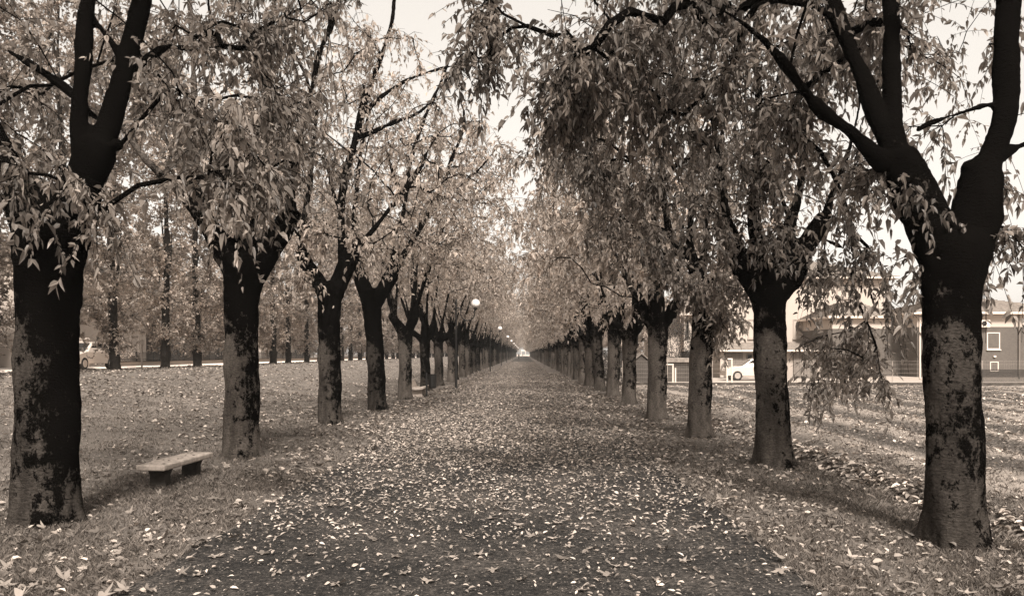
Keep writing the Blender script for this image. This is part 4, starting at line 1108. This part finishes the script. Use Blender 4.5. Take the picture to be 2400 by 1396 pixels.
# board-sided garage left of the white house
x0 = W(1523, 0, D)[0]; x1 = W(1624, 0, D)[0]
t = empty('board_garage', (x0, D, 0), 'long dark board-sided outbuilding with a flat pale roof edge', 'outbuilding')
MB().box(0.1, x1 - x0, .3, 3.0, -.1, 1.28).build('walls', M['planks'], t)
MB().box(0, x1 - x0 + .1, .1, 3.1, 1.285, 1.56).build('roof', M['tiles'], t, bevel=.02)
# parked cars
def car(loc, rz, label):
    t = empty('parked_car', loc, label, 'car', None, rz)
    L, Wd = 4.1, 1.68
    side = [(-2.05, .32), (-2.04, .62), (-1.93, .80), (-1.45, .90), (-.95, .97), (-.30, 1.40), (.10, 1.47), (.95, 1.46), (1.45, 1.36), (1.85, .98), (2.02, .88), (2.05, .5), (2.0, .30)]
    def rings(pts, w):
        return pts
    # body: lower shell lofted over five stations across the width, narrowing to the roof
    import bmesh
    bm = bmesh.new(); st = []
    cab = lambda z: 1 - .22 * max(0, (z - .92)) / .55
    for f_, sh in ((-1, .0), (-.93, 1), (0, 1), (.93, 1), (1, .0)):
        ring = []
        for (x, z) in side:
            k = .97 if sh == 0 else 1.0
            ring.append(bm.verts.new((x * k, f_ * Wd / 2 * cab(z), .32 + (z - .32) * (1 if sh else .985))))
        st.append(ring)
    for a, b_ in zip(st, st[1:]):
        for i in range(len(side)): bm.faces.new((a[i], a[(i + 1) % len(side)], b_[(i + 1) % len(side)], b_[i]))
    bm.faces.new(st[0]); bm.faces.new(st[-1][::-1])
    bmesh.ops.recalc_face_normals(bm, faces=bm.faces)
    me = bpy.data.meshes.new('body'); bm.to_mesh(me); bm.free(); me.materials.append(M['paint_car'])
    o = link('body', me, t); md = o.modifiers.new('b', 'BEVEL'); md.width = .05; md.segments = 3; md.limit_method = 'ANGLE'
    for s in (-1, 1):
        yy = s * (Wd / 2 * .90 + .012)
        MB().prism([(-.80, 1.0), (-.30, 1.34), (.02, 1.39), (.02, 1.0)], 'y', yy - .03 * s - .01, yy + .01).build('side_window', M['glass'], t)
        MB().prism([(.09, 1.0), (.09, 1.39), (.85, 1.38), (1.35, 1.02)], 'y', yy - .03 * s - .01, yy + .01).build('side_window', M['glass'], t)
        MB().box(-2.02, -1.90, s * .55 - .16, s * .55 + .16, .62, .74).build('headlight', M['metal_grey'], t, bevel=.02)
        for x in (-1.28, 1.27):
            wh = MB(); c = (x, s * .76)
            pr = [(.20, -.1), (.31, -.1), (.32, -.06), (.32, .06), (.31, .1), (.20, .1)]
            vs = []; n_ = 20
            wheel = MB()
            wheel.tube([(x, s * .86, .32), (x, s * .66, .32)], [.32, .32], 20)
            wo = wheel.build('wheel', M['rubber'], t, bevel=.02)
            MB().tube([(x, s * .872, .32), (x, s * .80, .32)], [.20, .20], 16).build('rim', M['metal_grey'], wo)
    MB().add([(-.97, -.66, 1.0), (-.97, .66, 1.0), (-.33, .58, 1.405), (-.33, -.58, 1.405), (-.99, -.66, .99), (-.99, .66, .99), (-.35, .58, 1.42), (-.35, -.58, 1.42)], [(0, 1, 2, 3), (7, 6, 5, 4), (0, 4, 5, 1), (2, 6, 7, 3), (1, 5, 6, 2), (3, 7, 4, 0)]).build('windscreen', M['glass'], t)
    return t
x = W(1694, 0, 52)[0] + 2.05
car((x, 52, .05), 0, 'white car parked before the ribbed garage door on the right')
car((-23.9, 41.6, 1.0), R(90), 'pale car on the side road showing past the nearest left tree')

def window(parent, x0, x1, z0, z1, y, blind=None, frame=.06, fm='white', sill=True, face=-1):
    """window in a wall facing -y (local): frame, pane, sill"""
    f = MB().box(x0 - frame, x0, y - .03, y + .10, z0 - frame, z1 + frame).box(x1, x1 + frame, y - .03, y + .10, z0 - frame, z1 + frame).box(x0, x1, y - .03, y + .10, z1, z1 + frame).box(x0, x1, y - .03, y + .10, z0 - frame, z0)
    w = f.build('window', M[fm], parent)
    MB().box(x0, x1, y + .03, y + .06, z0, z1).build('pane' if blind is None else 'shutter', M['glass'] if blind is None else M[blind], w)
    if sill: MB().box(x0 - .12, x1 + .12, y - .10, y + .03, z0 - frame - .07, z0 - frame - .003).build('sill', M[fm], w)
    return w
def hip_roof(parent, x0, x1, y0, y1, z0, h, mat, over=.5, ridge=None, courses=14, gutter='white'):
    """stepped tile courses so the rows read as real relief"""
    x0 -= over; x1 += over; y0 -= over; y1 += over
    hy = (y1 - y0) / 2; rr = min(hy, (x1 - x0) / 2)
    mb = MB()
    for k in range(courses):
        a = k / courses * rr; b_ = (k + 1.25) / courses * rr; b_ = min(b_, rr * .999)
        za = z0 + h * k / courses + .05; zb = z0 + h * (k + 1.0) / courses
        o = [(x0 + a, y0 + a, za), (x1 - a, y0 + a, za), (x1 - a, y1 - a, za), (x0 + a, y1 - a, za)]
        i_ = [(x0 + b_, y0 + b_, zb), (x1 - b_, y0 + b_, zb), (x1 - b_, y1 - b_, zb), (x0 + b_, y1 - b_, zb)]
        lo = [(p[0], p[1], p[2] - .055) for p in o]
        mb.add(o + i_ + lo, [(0, 1, 5, 4), (1, 2, 6, 5), (2, 3, 7, 6), (3, 0, 4, 7), (8, 9, 1, 0), (9, 10, 2, 1), (10, 11, 3, 2), (11, 8, 0, 3)] + ([(4, 5, 6, 7)] if k == courses - 1 else []))
    r = mb.build('roof', mat, parent)
    MB().box(x0 - .05, x1 + .05, y0 - .05, y1 + .05, z0 - .16, z0 - .005).build('eaves', M[gutter], r, bevel=.02)
    return r

# white house: low wing with slit window, tall block, garage lean-to
D = 64.0
bx = 11.4
t = empty('white_house', (bx, D, 0), 'white three-storey house with tiled hip roofs behind the garages', 'house')
X = lambda px, d=D: W(px, 0, d)[0] - bx
Z = lambda py, d=D: W(0, py, d)[2]
MB().box(0, X(1596), 0, 9, -.2, Z(738)).box(X(1596), X(1645), -1.2, 9, 2.05, Z(738)).build('wing_wall', M['plaster'], t)
MB().box(X(1596) + .01, X(1645), .6, .8, -.2, 2.04).build('porch_recess', M['plaster_grey'], t)
window(t, X(1599) + .08, X(1606), Z(788), Z(752), -1.23, frame=.07, fm='plaster_grey')
window(t, X(1570), X(1583), Z(836), Z(826), -.02, frame=.05, fm='plaster_grey', sill=False)
hip_roof(t, 0, X(1645), -1.2, 9, Z(736), 1.4, M['tiles'], .45, courses=8)
MB().box(X(1645) + .01, X(2062), -1.6, 10, -.2, Z(660)).build('main_wall', M['plaster'], t)
window(t, X(1945), X(1972), Z(700), Z(678), -1.62, frame=.08, fm='plaster_cream')
window(t, X(1935), X(1962), Z(792), Z(752), -1.62, frame=.08, fm='plaster_cream', blind=None)
window(t, X(1845), X(1872), Z(792), Z(752), -1.62, frame=.08, fm='plaster_cream')
window(t, X(1742), X(1766), Z(792), Z(752), -1.62, frame=.08, fm='plaster_cream')
window(t, X(1742), X(1766), Z(700), Z(678), -1.62, frame=.08, fm='plaster_cream')
hip_roof(t, X(1645) + .01, X(2062), -1.6, 10, Z(654), 2.3, M['tiles'], .6, courses=14)
MB().tube([(X(1684), -1.68, 0), (X(1684), -1.68, Z(662))], .06, 8).build('downpipe', M['plaster_cream'], t)
MB().box(X(1690), X(1705), -1.0, .2, Z(654) + .3, Z(560)).build('chimney', M['plaster_cream'], t)
# garage row
D = 58.0
t = empty('garage_row', (W(1688, 0, D)[0], D, 0), 'row of ribbed garage doors under a lean-to tile roof', 'garage')
bx = W(1688, 0, D)[0]
wd = X(2012, D)
MB().box(0, wd, .25, 4.3, -.1, 2.05).build('wall', M['plaster_cream'], t)
for k, (a, b_) in enumerate(((1698, 1742), (1862, 1916), (1926, 1992))):
    MB().box(X(a, D), X(b_, D), .10, .249, .06, 1.88).build('garage_door', M['door_ribs'], t)
for p in (1692, 1920, 1998): MB().box(X(p, D) - .13, X(p, D) + .13, -.02, .30, .06, 2.0).build('pillar', M['plaster'], t)
window(t, X(1754, D), X(1764, D), .9, 1.75, .2, frame=.05, fm='plaster_grey')
rf = MB()
for k in range(6):
    y0 = -.35 + k * .75; z0 = 2.05 + k * .11
    rf.prism([(y0, z0), (y0, z0 + .06), (y0 + .95, z0 + .06 + .11), (y0 + .95, z0 + .10)], 'x', -.15, wd + .1)
rf.build('roof', M['tiles'], t)
MB().tube([(-.15, -.42, 2.04), (wd + .1, -.42, 2.04)], .07, 8).build('gutter', M['white'], t)
# brick house
D = 54.0
bx = W(2150, 0, D)[0]
t = empty('brick_house', (bx, D, 0), 'brick house with white upper band and tiled roof behind the massive tree', 'house')
zt = Z(737, D); zb = Z(766, D)
MB().box(0, 11.5, 0, 10, .2, zb).build('brick_wall', M['brick'], t)
MB().box(-.02, 11.52, -.02, 10, zb + .002, zt).build('upper_band', M['plaster'], t)
MB().box(-5.0, -.01, 2.4, 10, .2, zb - .05).build('brick_wall', M['brick'], t)
MB().box(-5.02, -.03, 2.38, 10, zb - .048, zt - .15).build('upper_band', M['plaster'], t)
MB().box(-5.1, 11.6, -.06, 10.1, -.1, .195).build('plinth', M['plaster_cream'], t)
window(t, X(2315, D), X(2341, D), Z(816, D), Z(781, D), 0, blind='plaster_cream', frame=.07)
window(t, X(2322, D), X(2338, D), Z(868, D), Z(849, D), 0, blind='plaster', frame=.06, sill=False)
window(t, -3.2, -2.3, Z(814, D), Z(785, D), 2.4, blind='plaster_cream', frame=.1)
window(t, -3.2, -2.0, Z(862, D), Z(848, D), 2.4, blind='plaster_grey', frame=.07)
MB().tube([(.14, -.09, .1), (.14, -.09, zt)], .055, 8).build('downpipe', M['white'], t)
MB().tube([(X(2387, D), -.09, .1), (X(2387, D), -.09, zt)], .055, 8).build('downpipe', M['plaster_grey'], t)
MB().box(X(2327, D), X(2333, D), -.12, -.001, Z(837, D), Z(833, D)).build('wall_lamp', M['white'], t, bevel=.02)
hip_roof(t, 0, 11.5, 0, 10, zt + .17, 1.45, M['tiles'], .5, courses=16)
hip_roof(t, -5.02, -.2, 2.4, 10, zt, 1.3, M['tiles'], .4, courses=14)
ac = MB().box(X(2294, D), X(2314, D), -.36, -.03, Z(767, D), Z(750, D)).build('air_conditioner', M['white'], t, bevel=.02)
MB().tube([(X(2300, D), -.385, Z(758, D)), (X(2300, D), -.34, Z(758, D))], .17, 20).build('fan_grille', M['metal_dark'], ac)

# ------------------------------------------------------------ left side beyond the road
XR = -27.0
def along(v): return v
t = empty('road_wall', (XR, 34, .95), 'low pale wall with metal railing along the far side of the side road', 'wall')
MB().box(-.12, .12, 17, 140, -.1, .32).build('wall', M['plaster_cream'], t)
MB().box(-.16, .16, 17, 140, .322, .38).build('coping', M['concrete_dark'], t)
rl = MB()
for z in (.5, .98): rl.box(-.02, .02, 17, 140, z - .02, z + .02)
for k in range(300): rl.box(-.008, .008, 17 + k * .14, 17.02 + k * .14, .40, .98)
for k in range(24): rl.box(-.03, .03, 17 + k * 2.5, 17.06 + k * 2.5, .38, 1.05)
rl.build('railing', M['metal_dark'], t)
for k, (y, lab) in enumerate(((47.0, 'left pale gate pillar between the first two poplars'), (50.2, 'right pale gate pillar between the first two poplars'))):
    o = MB().box(-.25, .25, -.25, .25, -.05, 1.75).prism([(-.3, 1.75), (.3, 1.75), (.22, 1.86), (-.22, 1.86)], 'y', -.3, .3).build('gate_pillar', M['plaster'], None, (XR, y, .95), bevel=.015)
    tag(o, lab, 'pillar')
g = empty('garden_gate', (XR, 47.3, .97), 'slatted metal garden gate between two pale pillars', 'gate')
gt = MB()
for k in range(9): gt.box(-.015, .015, 0, 2.6, .1 + k * .17, .2 + k * .17)
gt.build('slats', M['metal_grey'], g); MB().box(-.03, .03, -.02, .05, 0, 1.6).box(-.03, .03, 2.55, 2.62, 0, 1.6).build('gate_frame', M['metal_grey'], g)
# white-edged panel beside the pale car
t = empty('notice_frame', (-27.2, 47 - 2.6, .95), 'pale framed opening in the wall by the car on the left', 'frame')
MB().box(-.05, .05, -1.1, -1.0, 0, 2.1).box(-.05, .05, 1.0, 1.1, 0, 2.1).box(-.05, .05, -1.0, 1.0, 2.0, 2.1).build('frame', M['plaster'], t)
MB().box(-.03, .03, -.99, .99, .02, 1.99).build('panel', M['metal_rust'], t)
def villa(loc, rz, w, d, h, wallm, label, roofh=1.9, wins=4, low=True, floors=2):
    t = empty('villa', loc, label, 'house', None, rz)
    MB().box(0, w, 0, d, -.3, h).build('wall', M[wallm], t)
    hip_roof(t, 0, w, 0, d, h + .17, roofh, M['tiles_dark'], .6, courses=10, gutter='plaster_grey')
    for f_ in range(floors):
        for k in range(wins):
            x = w * (k + .5) / wins; z = .9 + f_ * h / floors
            window(t, x - .55, x + .55, z, z + 1.35, 0, frame=.09, fm='plaster_cream', blind=None if (k + f_) % 2 else 'metal_rust')
    MB().box(w * .52, w * .52 + 1.0, -.04, -.001, -.2, 2.1).build('door', M['metal_rust'], t)
    return t
# facades face the road (+x): rotate so local -y points to +x
villa((-30.5, 47, .95), R(90), 15, 9, 6.4, 'plaster_cream', 'pale two-storey villa behind the first poplars on the left')
villa((-30.5, 67, .95), R(90), 17, 9, 5.8, 'plaster_grey', 'grey villa further along the side road behind the poplars')
villa((-30.8, 29, .95), R(90), 14, 9, 6.1, 'plaster_grey', 'dark hip-roofed house at the left edge of the photo', 1.8)
villa((-31.5, 92, .95), R(90), 20, 9, 5.8, 'plaster_cream', 'distant pale villa at the far end of the side road')
# bright gate building at the end of the path
t = empty('end_pavilion', (-2.2, 575, 0), 'tiny white open gateway closing the far end of the path', 'gateway')
MB().box(0, 8.5, 0, 3, 3.6, 4.8).build('lintel', M['white'], t)
for x in (0, 3.2, 6.4, 8.1): MB().box(x, x + .4, .05, 2.95, 0, 3.598).build('column', M['white'], t)
MB().box(-3, 11, -2, -1.8, 0, .9).build('parapet', M['white'], t)

# pale autumn air
hz = MB().box(-120, 120, -12, 640, -1.5, 34).build('haze', M['white'])
tag(hz, kind='stuff', label='thin pale autumn haze filling the avenue')
hm = bpy.data.materials.new('haze'); hm.use_nodes = True; hn = hm.node_tree
hn.nodes.remove(hn.nodes['Principled BSDF']); pv = hn.nodes.new('ShaderNodeVolumePrincipled')
pv.inputs['Color'].default_value = (.97, .94, .90, 1); pv.inputs['Density'].default_value = .0004; pv.inputs['Anisotropy'].default_value = .2
hn.links.new(pv.outputs[0], hn.nodes['Material Output'].inputs['Volume'])
hz.data.materials.clear(); hz.data.materials.append(hm)

# ------------------------------------------------------------ camera, light
cam = bpy.data.cameras.new('camera'); co_ = bpy.data.objects.new('camera', cam); col.objects.link(co_)
co_.location = (0, 0, HC); co_.rotation_euler = (R(90), 0, 0)
cam.sensor_width = 36; cam.lens = 27.0
cam.shift_x = -(VX - 1200) / 2400; cam.shift_y = (VY - 698) / 2400
cam.clip_end = 3000; cam.clip_start = .1
sc.camera = co_

wd = bpy.data.worlds.new('World'); sc.world = wd; wd.use_nodes = True
nt = wd.node_tree; bg = nt.nodes['Background']
SUN_EL, SUN_AZ = 47, 171         # azimuth clockwise from +Y (view direction)
sky = nt.nodes.new('ShaderNodeTexSky'); sky.sky_type = 'NISHITA'; sky.sun_disc = False
sky.sun_elevation = R(SUN_EL); sky.sun_rotation = R(SUN_AZ); sky.air_density = 1.0; sky.dust_density = 4
bw = nt.nodes.new('ShaderNodeRGBToBW'); nt.links.new(sky.outputs[0], bw.inputs[0])
pw = math_(nt, 'POWER', bw.outputs[0], .35)          # an even, overcast dome
pw = math_(nt, 'MULTIPLY', pw, 7.0)
cb = nt.nodes.new('ShaderNodeCombineColor')
for i_, k in enumerate((1.0, .935, .86)): nt.links.new(math_(nt, 'MULTIPLY', pw, k), cb.inputs[i_])
nt.links.new(cb.outputs[0], bg.inputs[0]); bg.inputs[1].default_value = .053
sl = bpy.data.lights.new('sun', 'SUN'); sl.energy = 4.6; sl.angle = R(12); sl.color = (1, .95, .89)
so = bpy.data.objects.new('sun', sl); col.objects.link(so)
el, az = R(SUN_EL), R(SUN_AZ)
dirv = Vector((math.sin(az) * math.cos(el), math.cos(az) * math.cos(el), math.sin(el)))
so.rotation_euler = dirv.to_track_quat('Z', 'Y').to_euler(); so.location = dirv * 50

sc.view_settings.view_transform = 'Standard'; sc.view_settings.look = 'None'
sc.view_settings.exposure = 1.0; sc.view_settings.gamma = 1
sc.cycles.max_bounces = 5; sc.cycles.diffuse_bounces = 3; sc.cycles.transmission_bounces = 3; sc.cycles.glossy_bounces = 1
